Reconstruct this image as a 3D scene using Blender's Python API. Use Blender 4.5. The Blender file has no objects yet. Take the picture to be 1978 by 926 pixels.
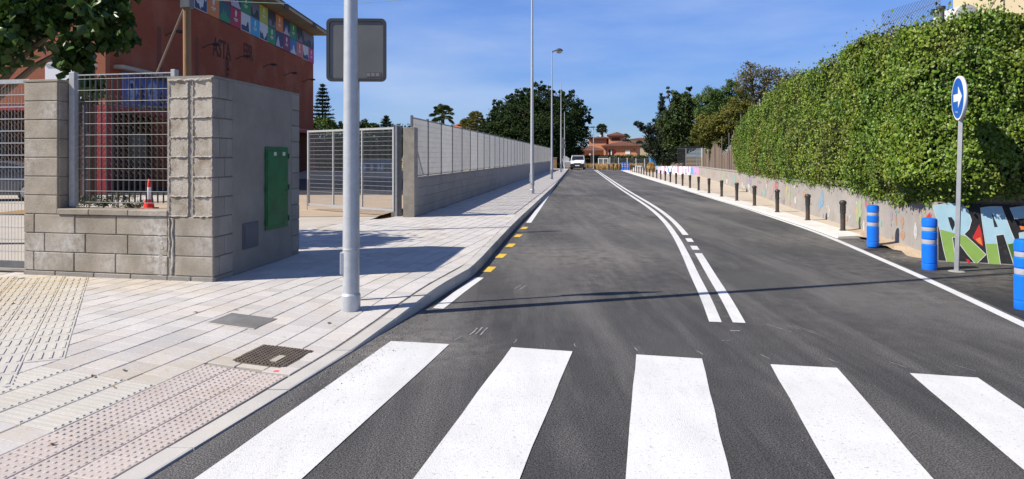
import bpy, bmesh, math, random
import numpy as np
from mathutils import Vector, Matrix, Euler
R = math.radians
rng = np.random.default_rng(7)
rnd = random.Random(5)
scene = bpy.context.scene
COL = scene.collection

# ------------------------------------------------------------------ camera, sky, sun, exposure
EYE, FPX = 1.7, 1320.0
cam_d = bpy.data.cameras.new('camera'); cam = bpy.data.objects.new('camera', cam_d); COL.objects.link(cam)
cam.location = (0, 0, EYE); cam.rotation_euler = (R(90), 0, 0)
cam_d.sensor_width = 36; cam_d.lens = 36 * FPX / 1978; cam_d.shift_y = -(463 - 303) / 1978
cam_d.clip_start = .1; cam_d.clip_end = 3000
scene.camera = cam
SUN_EL = R(43); LIGHT = Vector((.958 * math.cos(SUN_EL), .286 * math.cos(SUN_EL), -math.sin(SUN_EL)))
sd = bpy.data.lights.new('sun', 'SUN'); sd.energy = 5.0; sd.angle = R(.55); sd.color = (1, .925, .80)
so = bpy.data.objects.new('sun', sd); COL.objects.link(so)
so.rotation_euler = LIGHT.to_track_quat('-Z', 'Y').to_euler(); so.location = (-30, -10, 40)
W = bpy.data.worlds.new('World'); scene.world = W; W.use_nodes = True
nt = W.node_tree; bg = nt.nodes['Background']
sky = nt.nodes.new('ShaderNodeTexSky'); sky.sky_type = 'NISHITA'; sky.sun_disc = False
sky.sun_elevation = SUN_EL; sky.sun_rotation = math.atan2(-.958, -.286)
sky.altitude = 50; sky.air_density = .7; sky.dust_density = 0; sky.ozone_density = 2.0
hsv = nt.nodes.new('ShaderNodeMix'); hsv.data_type = 'RGBA'; hsv.blend_type = 'MULTIPLY'; hsv.inputs[0].default_value = 1; hsv.inputs[7].default_value = (1.30, 1.55, 2.10, 1)   # the photograph's deep, even blue
bwn = nt.nodes.new('ShaderNodeRGBToBW'); pw = nt.nodes.new('ShaderNodeMath'); pw.operation = 'POWER'; pw.inputs[1].default_value = -.6
lm = nt.nodes.new('ShaderNodeMath'); lm.operation = 'MAXIMUM'; lm.inputs[1].default_value = 2.6
vsc = nt.nodes.new('ShaderNodeVectorMath'); vsc.operation = 'SCALE'
# thin, faint cirrus drawn on the sky itself
tc = nt.nodes.new('ShaderNodeTexCoord'); mp = nt.nodes.new('ShaderNodeMapping')
mp.inputs['Scale'].default_value = (1.2, 1.2, 5.5); mp.inputs['Rotation'].default_value = (0, .35, .3)
nz = nt.nodes.new('ShaderNodeTexNoise'); nz.inputs['Scale'].default_value = 1.6; nz.inputs['Detail'].default_value = 7; nz.inputs['Roughness'].default_value = .55
rmp = nt.nodes.new('ShaderNodeMapRange'); rmp.inputs[1].default_value = .46; rmp.inputs[2].default_value = .80; rmp.inputs[4].default_value = .42
mx = nt.nodes.new('ShaderNodeMix'); mx.data_type = 'RGBA'
mx.inputs[7].default_value = (5.0, 5.6, 6.6, 1)
nt.links.new(tc.outputs['Generated'], mp.inputs[0]); nt.links.new(mp.outputs[0], nz.inputs['Vector'])
nt.links.new(nz.outputs['Fac'], rmp.inputs[0]); nt.links.new(rmp.outputs[0], mx.inputs[0])
nt.links.new(sky.outputs[0], bwn.inputs[0]); nt.links.new(bwn.outputs[0], lm.inputs[0]); nt.links.new(lm.outputs[0], pw.inputs[0]); nt.links.new(sky.outputs[0], vsc.inputs[0]); nt.links.new(pw.outputs[0], vsc.inputs['Scale'])
nt.links.new(vsc.outputs[0], hsv.inputs[6]); nt.links.new(hsv.outputs[2], mx.inputs[6])
nt.links.new(mx.outputs[2], bg.inputs['Color']); bg.inputs['Strength'].default_value = .104
vs = scene.view_settings; vs.view_transform = 'Standard'; vs.look = 'None'; vs.exposure = .52; vs.gamma = 1
scene.cycles.max_bounces = 6; scene.cycles.transparent_max_bounces = 8
scene.cycles.sample_clamp_indirect = 6; scene.cycles.caustics_reflective = False; scene.cycles.caustics_refractive = False

# ------------------------------------------------------------------ measuring helpers
def P(px, py, z=0.0):                     # point of the plane at height z
    d = FPX * (EYE - z) / (py - 303); return Vector(((px - 989) * d / FPX, d, z))
def HZ(py, d): return EYE - (py - 303) * d / FPX
def XD(px, d): return (px - 989) * d / FPX

# ------------------------------------------------------------------ materials
def M(name, c1, c2=None, scale=4., rough=.85, bump=0., bscale=60., metal=0., rand=0., fine=0., fscale=120.,
      dust=None, dustc=(.4, .36, .3), stain=None, stainc=(.2, .18, .15), stretch=None, streak=None, streakc=(.16, .155, .15), spec=.35, island=0., hue=0., transl=0., coat=0.):
    m = bpy.data.materials.new(name); m.use_nodes = True
    n = m.node_tree.nodes; L = m.node_tree.links.new; b = n['Principled BSDF']
    b.inputs['Roughness'].default_value = rough; b.inputs['Metallic'].default_value = metal
    b.inputs['Specular IOR Level'].default_value = spec
    if coat: b.inputs['Coat Weight'].default_value = coat; b.inputs['Coat Roughness'].default_value = .08
    geo = n.new('ShaderNodeNewGeometry'); vec = geo.outputs['Position']
    def noise(s, det=5, rgh=.6, v=None, off=None):
        k = n.new('ShaderNodeTexNoise'); k.inputs['Scale'].default_value = s; k.inputs['Detail'].default_value = det
        k.inputs['Roughness'].default_value = rgh; L(v or vec, k.inputs['Vector']); return k.outputs['Fac']
    def rng_(x, a, b_, c=0., d=1.):
        k = n.new('ShaderNodeMapRange'); k.inputs[1].default_value = a; k.inputs[2].default_value = b_
        k.inputs[3].default_value = c; k.inputs[4].default_value = d; L(x, k.inputs[0]); return k.outputs[0]
    def mix(f, a, c):
        k = n.new('ShaderNodeMix'); k.data_type = 'RGBA'
        if isinstance(f, float): k.inputs[0].default_value = f
        else: L(f, k.inputs[0])
        for i, x in ((6, a), (7, c)):
            if isinstance(x, tuple): k.inputs[i].default_value = (*x, 1)
            else: L(x, k.inputs[i])
        return k.outputs[2]
    def mul(a, c):
        k = n.new('ShaderNodeMath'); k.operation = 'MULTIPLY'
        for i, x in ((0, a), (1, c)):
            if isinstance(x, (int, float)): k.inputs[i].default_value = x
            else: L(x, k.inputs[i])
        return k.outputs[0]
    v = vec
    if stretch:
        mpn = n.new('ShaderNodeMapping'); mpn.inputs['Scale'].default_value = stretch; L(vec, mpn.inputs[0]); v = mpn.outputs[0]
    col = c1
    if c2: col = mix(rng_(noise(scale, 6, .62, v), .32, .68), c1, c2)
    elif isinstance(col, tuple):
        k = n.new('ShaderNodeRGB'); k.outputs[0].default_value = (*c1, 1); col = k.outputs[0]
    if stain:                              # (scale, low, high, strength)
        s = rng_(noise(stain[0], 7, .65), stain[1], stain[2], 0, stain[3]); col = mix(s, col, stainc)
    for (sx_, lo_, hi_, amt_, mp_) in streak or ():     # polish and dust drawn out along the traffic
        q = n.new('ShaderNodeMapping'); q.inputs['Scale'].default_value = mp_; q.inputs['Rotation'].default_value = (0, 0, .1); L(vec, q.inputs[0])
        col = mix(rng_(noise(sx_, 6, .6, q.outputs[0]), lo_, hi_, 0, amt_), col, streakc)
    for (dx, dy, dr, da, *dz_) in dust or ():    # dirt lying round given places
        k = n.new('ShaderNodeVectorMath'); k.operation = 'DISTANCE'; L(vec, k.inputs[0]); k.inputs[1].default_value = (dx, dy, dz_[0] if dz_ else 0)
        f = mul(rng_(k.outputs['Value'], dr, dr * .15, 0, da), rng_(noise(5 / max(dr, .5) + 2.5, 8, .7), .36, .62))
        col = mix(f, col, dustc)
    if fine:
        f = rng_(noise(fscale, 3, .7), .38, .62, 1 - fine, 1 + fine)
        k = n.new('ShaderNodeVectorMath'); k.operation = 'SCALE'; L(col, k.inputs[0]); L(f, k.inputs['Scale']); col = k.outputs[0]
    if rand or island or hue:
        h = n.new('ShaderNodeHueSaturation'); L(col, h.inputs['Color'])
        if rand:
            oi = n.new('ShaderNodeObjectInfo'); src = oi.outputs['Random']; amt = rand
        else: src = geo.outputs['Random Per Island']; amt = island
        L(rng_(src, 0, 1, 1 - amt, 1 + amt), h.inputs['Value'])
        if hue:
            wn = n.new('ShaderNodeTexWhiteNoise'); wn.noise_dimensions = '1D'; L(src, wn.inputs['W'])
            L(rng_(wn.outputs['Value'], 0, 1, .5 - hue, .5 + hue), h.inputs['Hue'])
        col = h.outputs['Color']
    L(col, b.inputs['Base Color'])
    if bump:
        k = n.new('ShaderNodeBump'); k.inputs['Strength'].default_value = bump; k.inputs['Distance'].default_value = .02
        L(noise(bscale, 4, .65), k.inputs['Height']); L(k.outputs[0], b.inputs['Normal'])
    if transl:
        t = n.new('ShaderNodeBsdfTranslucent'); L(col, t.inputs['Color'])
        a = n.new('ShaderNodeMixShader'); a.inputs[0].default_value = transl
        L(b.outputs[0], a.inputs[1]); L(t.outputs[0], a.inputs[2]); L(a.outputs[0], n['Material Output'].inputs['Surface'])
    return m

def brickmat(name, c1, c2, cm, bw, bh, mortar, axis, rough=.9, stainc=None, stain=(.5, .55, .8, .4), off=.5):
    """bricks too small to pick apart, on a vertical face (axis = the horizontal world axis along it) or the ground ('g')"""
    m = bpy.data.materials.new(name); m.use_nodes = True
    n = m.node_tree.nodes; L = m.node_tree.links.new; b = n['Principled BSDF']; b.inputs['Roughness'].default_value = rough
    b.inputs['Specular IOR Level'].default_value = .25
    geo = n.new('ShaderNodeNewGeometry'); sx = n.new('ShaderNodeSeparateXYZ'); L(geo.outputs['Position'], sx.inputs[0])
    cx = n.new('ShaderNodeCombineXYZ')
    if axis == 'x': L(sx.outputs[0], cx.inputs[0]); L(sx.outputs[2], cx.inputs[1])
    elif axis == 'y': L(sx.outputs[1], cx.inputs[0]); L(sx.outputs[2], cx.inputs[1])
    else: L(sx.outputs[1], cx.inputs[0]); L(sx.outputs[0], cx.inputs[1])
    t = n.new('ShaderNodeTexBrick'); L(cx.outputs[0], t.inputs['Vector']); t.inputs['Scale'].default_value = 1
    t.offset = off
    t.inputs['Brick Width'].default_value = bw; t.inputs['Row Height'].default_value = bh; t.inputs['Mortar Size'].default_value = mortar
    t.inputs['Color1'].default_value = (*c1, 1); t.inputs['Color2'].default_value = (*c2, 1); t.inputs['Mortar'].default_value = (*cm, 1)
    col = t.outputs['Color']
    k = n.new('ShaderNodeTexNoise'); k.inputs['Scale'].default_value = stain[0]; k.inputs['Detail'].default_value = 8; L(geo.outputs['Position'], k.inputs['Vector'])
    r = n.new('ShaderNodeMapRange'); r.inputs[1].default_value = stain[1]; r.inputs[2].default_value = stain[2]; r.inputs[4].default_value = stain[3]; L(k.outputs['Fac'], r.inputs[0])
    x = n.new('ShaderNodeMix'); x.data_type = 'RGBA'; L(r.outputs[0], x.inputs[0]); L(col, x.inputs[6]); x.inputs[7].default_value = (*(stainc or c2), 1)
    L(x.outputs[2], b.inputs['Base Color'])
    return m

def flat(name, c, rough=.7, metal=0., **k): return M(name, c, rough=rough, metal=metal, **k)

# ------------------------------------------------------------------ mesh builder
class MB:
    def __init__(s): s.v = []; s.f = []
    def add(s, vs, fs):
        o = len(s.v); s.v += [tuple(v) for v in vs]; s.f += [tuple(i + o for i in f) for f in fs]; return s
    def box(s, x0, x1, y0, y1, z0, z1):
        return s.add([(x0, y0, z0), (x1, y0, z0), (x1, y1, z0), (x0, y1, z0), (x0, y0, z1), (x1, y0, z1), (x1, y1, z1), (x0, y1, z1)],
                     [(3, 2, 1, 0), (4, 5, 6, 7), (0, 1, 5, 4), (1, 2, 6, 5), (2, 3, 7, 6), (3, 0, 4, 7)])
    def cbox(s, c, d): return s.box(c[0] - d[0] / 2, c[0] + d[0] / 2, c[1] - d[1] / 2, c[1] + d[1] / 2, c[2] - d[2] / 2, c[2] + d[2] / 2)
    def extr(s, poly, vec):                # 3D polygon swept by a vector
        n = len(poly); vec = Vector(vec); a = [Vector(p) for p in poly]
        return s.add(a + [p + vec for p in a], [tuple(range(n))[::-1], tuple(range(n, 2 * n))] + [(i, (i + 1) % n, n + (i + 1) % n, n + i) for i in range(n)])
    def prism(s, poly, z0, z1): return s.extr([(x, y, z0) for x, y in poly], (0, 0, z1 - z0))
    def quad(s, a, b, c, d): return s.add([a, b, c, d], [(0, 1, 2, 3)])
    def poly(s, pts): return s.add(pts, [tuple(range(len(pts)))])
    def tube(s, p0, p1, r0, r1=None, n=8, cap=True):
        return s.path([p0, p1], [r0, r0 if r1 is None else r1], n, cap)
    def path(s, pts, rs, n=8, cap=True):
        pts = [Vector(p) for p in pts]; rs = rs if isinstance(rs, (list, tuple)) else [rs] * len(pts)
        o = []; fs = []; m = len(pts)
        for i, p in enumerate(pts):
            t = (pts[min(i + 1, m - 1)] - pts[max(i - 1, 0)]).normalized()
            a = t.cross(Vector((0, 0, 1)) if abs(t.z) < .95 else Vector((1, 0, 0))).normalized(); b = t.cross(a)
            o += [p + (a * math.cos(2 * math.pi * k / n) + b * math.sin(2 * math.pi * k / n)) * rs[i] for k in range(n)]
        for i in range(m - 1):
            for k in range(n): fs.append((i * n + k, i * n + (k + 1) % n, (i + 1) * n + (k + 1) % n, (i + 1) * n + k))
        if cap: fs += [tuple(range(n))[::-1], tuple(range((m - 1) * n, m * n))]
        return s.add(o, fs)
    def lathe(s, prof, n=20, c=(0, 0, 0)):
        o = []; fs = []; m = len(prof)
        for r, z in prof: o += [(c[0] + r * math.cos(2 * math.pi * k / n), c[1] + r * math.sin(2 * math.pi * k / n), c[2] + z) for k in range(n)]
        for i in range(m - 1):
            for k in range(n): fs.append((i * n + k, i * n + (k + 1) % n, (i + 1) * n + (k + 1) % n, (i + 1) * n + k))
        fs += [tuple(range(n))[::-1], tuple(range((m - 1) * n, m * n))]
        return s.add(o, fs)
    def mesh(s, name, mat, smooth=False, bevel=0., seg=1):
        me = bpy.data.meshes.new(name); me.from_pydata(s.v, [], s.f)
        bm = bmesh.new(); bm.from_mesh(me)
        bmesh.ops.recalc_face_normals(bm, faces=bm.faces)
        if bevel: bmesh.ops.bevel(bm, geom=bm.edges[:], offset=bevel, segments=seg, affect='EDGES', profile=.6)
        bm.to_mesh(me); bm.free()
        if mat: me.materials.append(mat)
        if smooth: me.shade_smooth() if smooth is True else me.set_sharp_from_angle(angle=R(smooth))
        if smooth and smooth is not True:
            me.polygons.foreach_set('use_smooth', [True] * len(me.polygons)); me.set_sharp_from_angle(angle=R(smooth))
        return me
    def build(s, name, mat, parent=None, loc=(0, 0, 0), rz=0., smooth=False, bevel=0., seg=1, kind=None):
        o = obj(name, s.mesh(name, mat, smooth, bevel, seg), parent, loc, (0, 0, rz))
        if kind: o['kind'] = kind
        return o

def obj(name, me, parent=None, loc=(0, 0, 0), rot=(0, 0, 0), scale=(1, 1, 1)):
    o = bpy.data.objects.new(name, me); COL.objects.link(o); o.location = loc; o.rotation_euler = rot; o.scale = scale
    if parent: o.parent = parent
    return o
def tag(o, label, cat, group=None):
    o['label'] = label; o['category'] = cat
    if group: o['group'] = group
    return o
def thing(name, label, cat, loc=(0, 0, 0), rz=0., group=None):
    return tag(obj(name, None, None, loc, (0, 0, rz)), label, cat, group)
def struct(o): o['kind'] = 'structure'; return o
def dup(o, loc, label, rz=None):
    r = o.copy(); COL.objects.link(r); r.location = loc; r['label'] = label
    if rz is not None: r.rotation_euler = (0, 0, rz)
    for ch in o.children:
        c = ch.copy(); COL.objects.link(c); c.parent = r
        for g in ch.children: d = g.copy(); COL.objects.link(d); d.parent = c
    return r
def chaikin(p, n=2):
    p = [Vector(q) for q in p]
    for _ in range(n):
        q = [p[0]]
        for a, b in zip(p, p[1:]): q += [a.lerp(b, .25), a.lerp(b, .75)]
        p = q + [p[-1]]
    return p
def ribbon(mb, pts, w, z, sx=0):
    pts = [Vector((p[0], p[1])) for p in pts]; m = len(pts); o = []
    for i, p in enumerate(pts):
        t = (pts[min(i + 1, m - 1)] - pts[max(i - 1, 0)]).normalized(); nn = Vector((-t.y, t.x))
        for sgn in (1, -1): q = p + nn * w / 2 * sgn; o.append((q.x, q.y, z))
    return mb.add(o, [(2 * i, 2 * i + 1, 2 * i + 3, 2 * i + 2) for i in range(m - 1)])
_boxcache = {}
def boxmesh(d, mat, bevel):
    k = (round(d[0], 3), round(d[1], 3), round(d[2], 3), mat.name, bevel)
    if k not in _boxcache: _boxcache[k] = MB().cbox((0, 0, 0), d).mesh('block', mat, bevel=bevel)
    return _boxcache[k]
def textmesh(body, size, mat, ext=.002, off=0.):
    c = bpy.data.curves.new('lettering', 'FONT'); c.body = body; c.size = size; c.extrude = ext; c.offset = off; c.resolution_u = 3
    o = bpy.data.objects.new('lettering', c); COL.objects.link(o)
    me = bpy.data.meshes.new_from_object(o.evaluated_get(bpy.context.evaluated_depsgraph_get()))
    bpy.data.objects.remove(o); bpy.data.curves.remove(c); me.materials.clear(); me.materials.append(mat); return me

# ------------------------------------------------------------------ foliage
def leafmesh(name, pos, tip, nrm, L, Wd, mat, fold=.25):
    pos = np.asarray(pos, float); N = len(pos)
    L = np.broadcast_to(np.asarray(L, float), (N,))[:, None]; Wd = np.broadcast_to(np.asarray(Wd, float), (N,))[:, None]
    tip = tip / (np.linalg.norm(tip, axis=1, keepdims=True) + 1e-9)
    side = np.cross(nrm, tip); side /= (np.linalg.norm(side, axis=1, keepdims=True) + 1e-9)
    n2 = np.cross(tip, side)
    a = pos - tip * L * .5; c = pos + tip * L * .5 - n2 * L * .12; mid = pos - tip * L * .06 - n2 * Wd * fold
    V = np.stack([a, mid + side * Wd * .5, c, mid - side * Wd * .5, pos - tip * L * .02 + n2 * Wd * .06], 1).reshape(-1, 3)
    base = (np.arange(N) * 5)[:, None]
    F = (base[:, None, :] + np.array([[0, 1, 4], [1, 2, 4], [2, 3, 4], [3, 0, 4]])[None]).reshape(-1, 3)
    me = bpy.data.meshes.new(name); nf = len(F)
    me.vertices.add(len(V)); me.vertices.foreach_set('co', V.astype(np.float32).ravel())
    me.loops.add(nf * 3); me.loops.foreach_set('vertex_index', F.astype(np.int32).ravel())
    me.polygons.add(nf); me.polygons.foreach_set('loop_start', np.arange(0, nf * 3, 3, dtype=np.int32))
    me.update(calc_edges=True); me.materials.append(mat); return me
def unit(n):
    v = rng.normal(size=(n, 3)); return v / np.linalg.norm(v, axis=1, keepdims=True)
def crownpts(lobes, n, clump=.16, shell=(.62, 1.02)):
    """leaf places gathered in clumps that fill the shells of several lobes; returns positions and outward directions"""
    w = np.array([l[1][0] * l[1][2] + l[1][0] * l[1][1] for l in lobes]); w = w / w.sum(); ps = []; ns = []
    for (c, r), q in zip(lobes, w):
        k = max(6, int(n * q)); nc = max(5, k // 45)
        d = unit(nc); rad = rng.uniform(*shell, size=(nc, 1)) * (1 + .09 * rng.normal(size=(nc, 1)).clip(-2, 2))
        cen = np.array(c) + d * rad * np.array(r)
        idx = rng.integers(0, nc, k); sz = clump * np.mean(r) * (.6 + .8 * rng.random((nc, 1)))
        ps.append(cen[idx] + rng.normal(size=(k, 3)).clip(-1.9, 1.9) * sz[idx] * np.array([1, 1, .75])); ns.append(d[idx])
    return np.concatenate(ps), np.concatenate(ns)
def crown(name, lobes, n, L, Wd, mat, parent, clump=.16, droop=.3, shell=(.62, 1.02)):
    p, d = crownpts(lobes, n, clump, shell); k = len(p)
    nrm = d * .7 + unit(k) * .8 + np.array([0, 0, .35]); tip = unit(k) + d * .4 - np.array([0, 0, droop])
    s = .7 + .6 * rng.random(k)
    return obj(name, leafmesh(name, p, tip, nrm, L * s, Wd * s, mat), parent)
def limbs(base, lobes, r0, bark, parent, split=.35, wob=.25):
    mb = MB(); top = Vector(lobes[0][0]); b = Vector(base); fork = b.lerp(top, split)
    mid = b.lerp(fork, .5) + Vector((rnd.uniform(-wob, wob) * r0 * 2, rnd.uniform(-wob, wob) * r0 * 2, 0))
    mb.path([b, mid, fork], [r0 * 1.25, r0, r0 * .8], 9)
    for c, r in lobes:
        c = Vector(c); q = fork.lerp(c, .5) + Vector((rnd.uniform(-.3, .3), rnd.uniform(-.3, .3), rnd.uniform(-.1, .4))) * r0 * 4
        mb.path([fork, q, c], [r0 * .6, r0 * .4, r0 * .2], 7)
        for _ in range(4):
            e = c + Vector((rnd.uniform(-1, 1) * r[0], rnd.uniform(-1, 1) * r[1], rnd.uniform(-.3, 1) * r[2])) * .85
            mb.path([q.lerp(c, rnd.uniform(.2, 1)), c.lerp(e, .5) + Vector((0, 0, .1 * r[2])), e], [r0 * .22, r0 * .14, r0 * .05], 5)
    return mb.build('trunk', bark, parent, smooth=50)
def tree(name, label, cat, base, lobes, n, L, Wd, mat, bark, r0, group=None, clump=.16, droop=.3, split=.35, shell=(.62, 1.02)):
    t = thing(name, label, cat, base, 0, group)
    lobes = [(tuple(np.array(c) - np.array(base)), r) for c, r in lobes]
    limbs((0, 0, 0), lobes, r0, bark, t, split)
    crown('crown', lobes, n, L, Wd, mat, t, clump, droop, shell)
    return t
def palm(name, label, base, h, r0, flen, nf, matf, bark, lean=(0, 0), width=.5, group=None):
    t = thing(name, label, 'palm tree', base, 0, group); top = Vector((lean[0], lean[1], h))
    MB().path([(0, 0, 0), (lean[0] * .3, lean[1] * .3, h * .5), top], [r0 * 1.2, r0, r0 * .9], 9).build('trunk', bark, t, smooth=50)
    for i in range(nf):
        az = 2 * math.pi * i / nf * 2.618 + rnd.uniform(-.2, .2); el = R(-35 + 115 * ((i * .618) % 1)); mb = MB()
        d = Vector((math.cos(az) * math.cos(el), math.sin(az) * math.cos(el), math.sin(el))); s = Vector((-math.sin(az), math.cos(az), 0)); u = d.cross(s)
        st = top + d * flen * .45 + Vector((0, 0, -.04 * flen)); mb.path([top, st], [.03, .02], 5)
        for k in range(11):                 # fan of pleated blades
            an = R(-75 + 150 * k / 10); q = d * math.cos(an) + s * math.sin(an); ln = flen * .62 * (1 - .12 * abs(k - 5) / 5)
            e = st + q * ln + Vector((0, 0, -.16 * flen)); wv = q.cross(u).normalized() * ln * .07
            m_ = st + q * ln * .6
            mb.add([st, m_ + wv, e, m_ - wv], [(0, 1, 2), (0, 2, 3)])
        mb.build('frond', matf, t)
    return t
# ================================================================== THE GROUND, ROAD AND PAVEMENTS
KY = [-8, 3.56, 5.5, 7.27, 8.56, 9.64, 10.5, 11.6, 14.8, 17.4, 22, 36.4, 74, 90]
KX = [-4.49, -1.95, -1.50, -1.10, -.83, -.58, -.48, -.38, -.08, .18, .68, 2.22, 5.9, 7.45]
def kx(y): return float(np.interp(y, KY, KX))                # outer edge of the left kerb
def sm(a, b, x): t = min(1, max(0, (x - a) / (b - a))); return t * t * (3 - 2 * t)
KW = .15; TOP = .13
def kz(v): return .008 + (TOP - .008) * sm(5.6, 8.6, v)        # kerb height: flush at the crossing, full upstand beyond
def zf(x, y):
    k = kz(y + .22 * (x - kx(y))); return k + (TOP - k) * sm(.1, 2.4, kx(y) - x)
def fx(y): return -4.51 + .112 * y                           # street face of the long fence wall

m_asphalt = M('asphalt', (.050, .049, .050), (.085, .083, .082), scale=.55, rough=.82, bump=.9, bscale=110, fine=.72, fscale=90, stretch=(1, .3, 1), spec=.3, streak=[(1.3, .48, .72, .75, (1, .07, 1)), (.5, .5, .75, .7, (1, .35, 1)), (4.5, .52, .7, .4, (1, .12, 1))], streakc=(.175, .168, .162),
              dust=[(-1.0, 6.1, 1.1, .8), (-.9, 7.4, .8, .45), (.6, 12.5, 2.6, .4), (5.6, 10.5, 2.4, .28), (3.8, 7.4, 2.4, .2), (1.2, 9.5, 2.5, .2), (7, 14, 2.2, .4), (2.5, 22, 8, .35), (8.2, 23, 3, .5), (4, 45, 16, .35), (1.3, 11.6, 2.2, .55), (3.2, 16, 3, .35), (5.2, 8.4, 1.4, .4), (5.6, 14, 2, .35)],
              dustc=(.27, .25, .23), stain=(.9, .5, .72, .5), stainc=(.034, .034, .036))
# (grain of the fresh surface)
m_patch = M('fresh_asphalt', (.022, .022, .024), (.04, .04, .042), scale=1.2, rough=.8, bump=.7, bscale=150, fine=.4, fscale=150,
            dust=[(6.7, 11.5, 1.0, .8), (7.2, 10.0, 1.4, .45), (6.2, 9.2, 1.3, .35)], dustc=(.3, .27, .23))
m_white = M('road_paint', (.68, .68, .68), (.60, .60, .595), scale=1.6, rough=.6, bump=.35, bscale=120, stain=(45, .57, .69, .7), stainc=(.26, .26, .26), streak=[(1.1, .5, .74, .5, (1, .12, 1)), (6, .55, .72, .35, (1, .3, 1))], streakc=(.46, .46, .455))
m_chalk = M('chalk', (.36, .36, .36), (.1, .1, .1), scale=14, rough=.9)
m_yellow = M('yellow_paint', (.68, .45, .035), (.58, .385, .05), scale=6, rough=.6, stain=(30, .6, .72, .5), stainc=(.15, .1, .03))
m_tile = M('paving_tile', (.50, .475, .455), (.44, .425, .415), scale=1.4, rough=.85, bump=.12, bscale=90, rand=.10, fine=.08, fscale=60,
           stain=(.9, .5, .75, .6), stainc=(.46, .38, .285), streak=[(14, .63, .74, .6, (1, 1, 1))], streakc=(.24, .21, .18), dust=[(-6, 8.6, 1.3, .8), (-4.5, 8.4, .8, .6), (-3, 4.6, 1.0, .5), (-2.3, 5.5, .8, .4), (-6.4, 7, 1.6, .5)], dustc=(.46, .34, .16))
m_tile_far = M('paving_tile_joined', (.50, .475, .455), (.44, .425, .415), scale=1.4, rough=.85, island=.09, fine=.08, fscale=60,
           stain=(.9, .5, .75, .6), stainc=(.46, .38, .285), streak=[(14, .63, .74, .6, (1, 1, 1))], streakc=(.24, .21, .18), dust=[(-6, 8.6, 1.3, .8), (-4.5, 8.4, .8, .6), (-6.4, 7, 1.6, .5)], dustc=(.46, .34, .16))
m_pink = M('pink_tactile', (.475, .42, .39), (.42, .37, .345), scale=2, rough=.85, rand=.05, fine=.08, fscale=70, stain=(1.3, .52, .75, .6), stainc=(.34, .26, .2))
m_rib = M('ribbed_tactile', (.50, .48, .44), (.45, .43, .40), scale=2, rough=.85, fine=.06, fscale=70, dust=[(-6, 8.6, 2.2, .65), (-6.5, 7.2, 1.6, .5), (-5, 6.6, 1.0, .3)], dustc=(.45, .34, .17),
          stain=(1.1, .5, .8, .5), stainc=(.42, .36, .27))
m_joint = M('sand_joint', (.30, .265, .23), (.22, .2, .18), scale=6, rough=.95)
m_kerb = M('kerb_concrete', (.47, .45, .42), (.40, .385, .365), scale=2.5, rough=.85, bump=.15, bscale=70, rand=.06, fine=.06, stain=(1.5, .55, .8, .4), stainc=(.45, .37, .27))
m_conc = M('plain_concrete', (.33, .315, .29), (.27, .255, .235), scale=1.6, rough=.9, bump=.2, bscale=50, fine=.05, stain=(.9, .5, .8, .5), stainc=(.22, .205, .185))
m_sandy = M('sandy_yard', (.42, .33, .24), (.34, .26, .185), scale=1.2, rough=.95, bump=.6, bscale=14, fine=.1, fscale=30)
m_dry = M('dry_ground', (.33, .25, .15), (.26, .2, .11), scale=.35, rough=.95, bump=.5, bscale=8, fine=.12, fscale=20)
m_pale = M('dusty_pavement', (.50, .43, .35), (.42, .355, .28), scale=.8, rough=.92, bump=.25, bscale=30, fine=.06, stain=(.5, .5, .75, .5), stainc=(.5, .47, .43))
m_paleK = M('pale_kerb', (.62, .60, .57), (.52, .50, .47), scale=1.5, rough=.9, fine=.08, stain=(2, .55, .8, .5), stainc=(.35, .31, .27))

g = MB(); S = 900
g.quad((-S, -60, -.06), (S, -60, -.06), (S, S * 1.6, -.06), (-S, S * 1.6, -.06))
ground = struct(g.build('ground', m_dry))
rd = MB(); ys = np.concatenate([np.arange(-9, 30, 1.5), np.arange(30, 99, 4)])
def wall_x(y): return float(np.interp(y, [11.1, 15.5, 19, 26, 35, 62, 99], [6.9, 7.84, 8.4, 9.8, 11.6, 17., 24]))
for a, b in zip(ys, ys[1:]):
    def rx(y): return kx(y) + .02 if y > -7 else kx(y)
    def rr(y): return wall_x(y) + .3 if y > 11.1 else 30
    rd.quad((rx(a), a, 0), (rr(a), a, 0), (rr(b), b, 0), (rx(b), b, 0))
road = struct(rd.build('road', m_asphalt))
cs = MB(); cs.quad((-60, 93, -.01), (60, 93, -.01), (60, 100, -.01), (-60, 100, -.01)); struct(cs.build('cross_street', m_asphalt))

# crossing, lines
u = Vector((.208, 1)).normalized()
ends = [((755, 660), (868, 666)), ((988, 672), (1106, 680)), ((1229, 686), (1356, 694)), ((1488, 705), (1617, 712)), ((1757, 722), (1889, 731))]
E = [(P(*a), P(*b)) for a, b in ends]
dlt = (E[4][0] - E[0][0]) / 4
E.append((E[4][0] + dlt, E[4][1] + dlt))
for a, b in E:
    c, d = (b.xy - u * 4.0), (a.xy - u * 4.0)
    mb = MB(); nseg = 10
    for i in range(nseg):                                   # hand-laid edges wander a few millimetres
        j = [rnd.uniform(-.004, .004) for _ in range(4)]
        if i == 0: l0, r0_ = a.xy, b.xy
        l1 = a.xy.lerp(d, (i + 1) / nseg) + Vector((j[0], 0)); r1 = b.xy.lerp(c, (i + 1) / nseg) + Vector((j[1], 0))
        mb.quad((*l0, .005), (*l1, .005), (*r1, .005), (*r0_, .005)); l0, r0_ = l1, r1
    mb.build('zebra_stripe', m_white, road)
left_c = [P(1382, 623), P(1364, 577), P(1342, 533), P(1324, 492), P(1305, 456), P(1283, 426), P(1254, 401), P(1221, 380), P(1195, 363), Vector((8.35, 64)), Vector((10.6, 88))]
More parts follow.
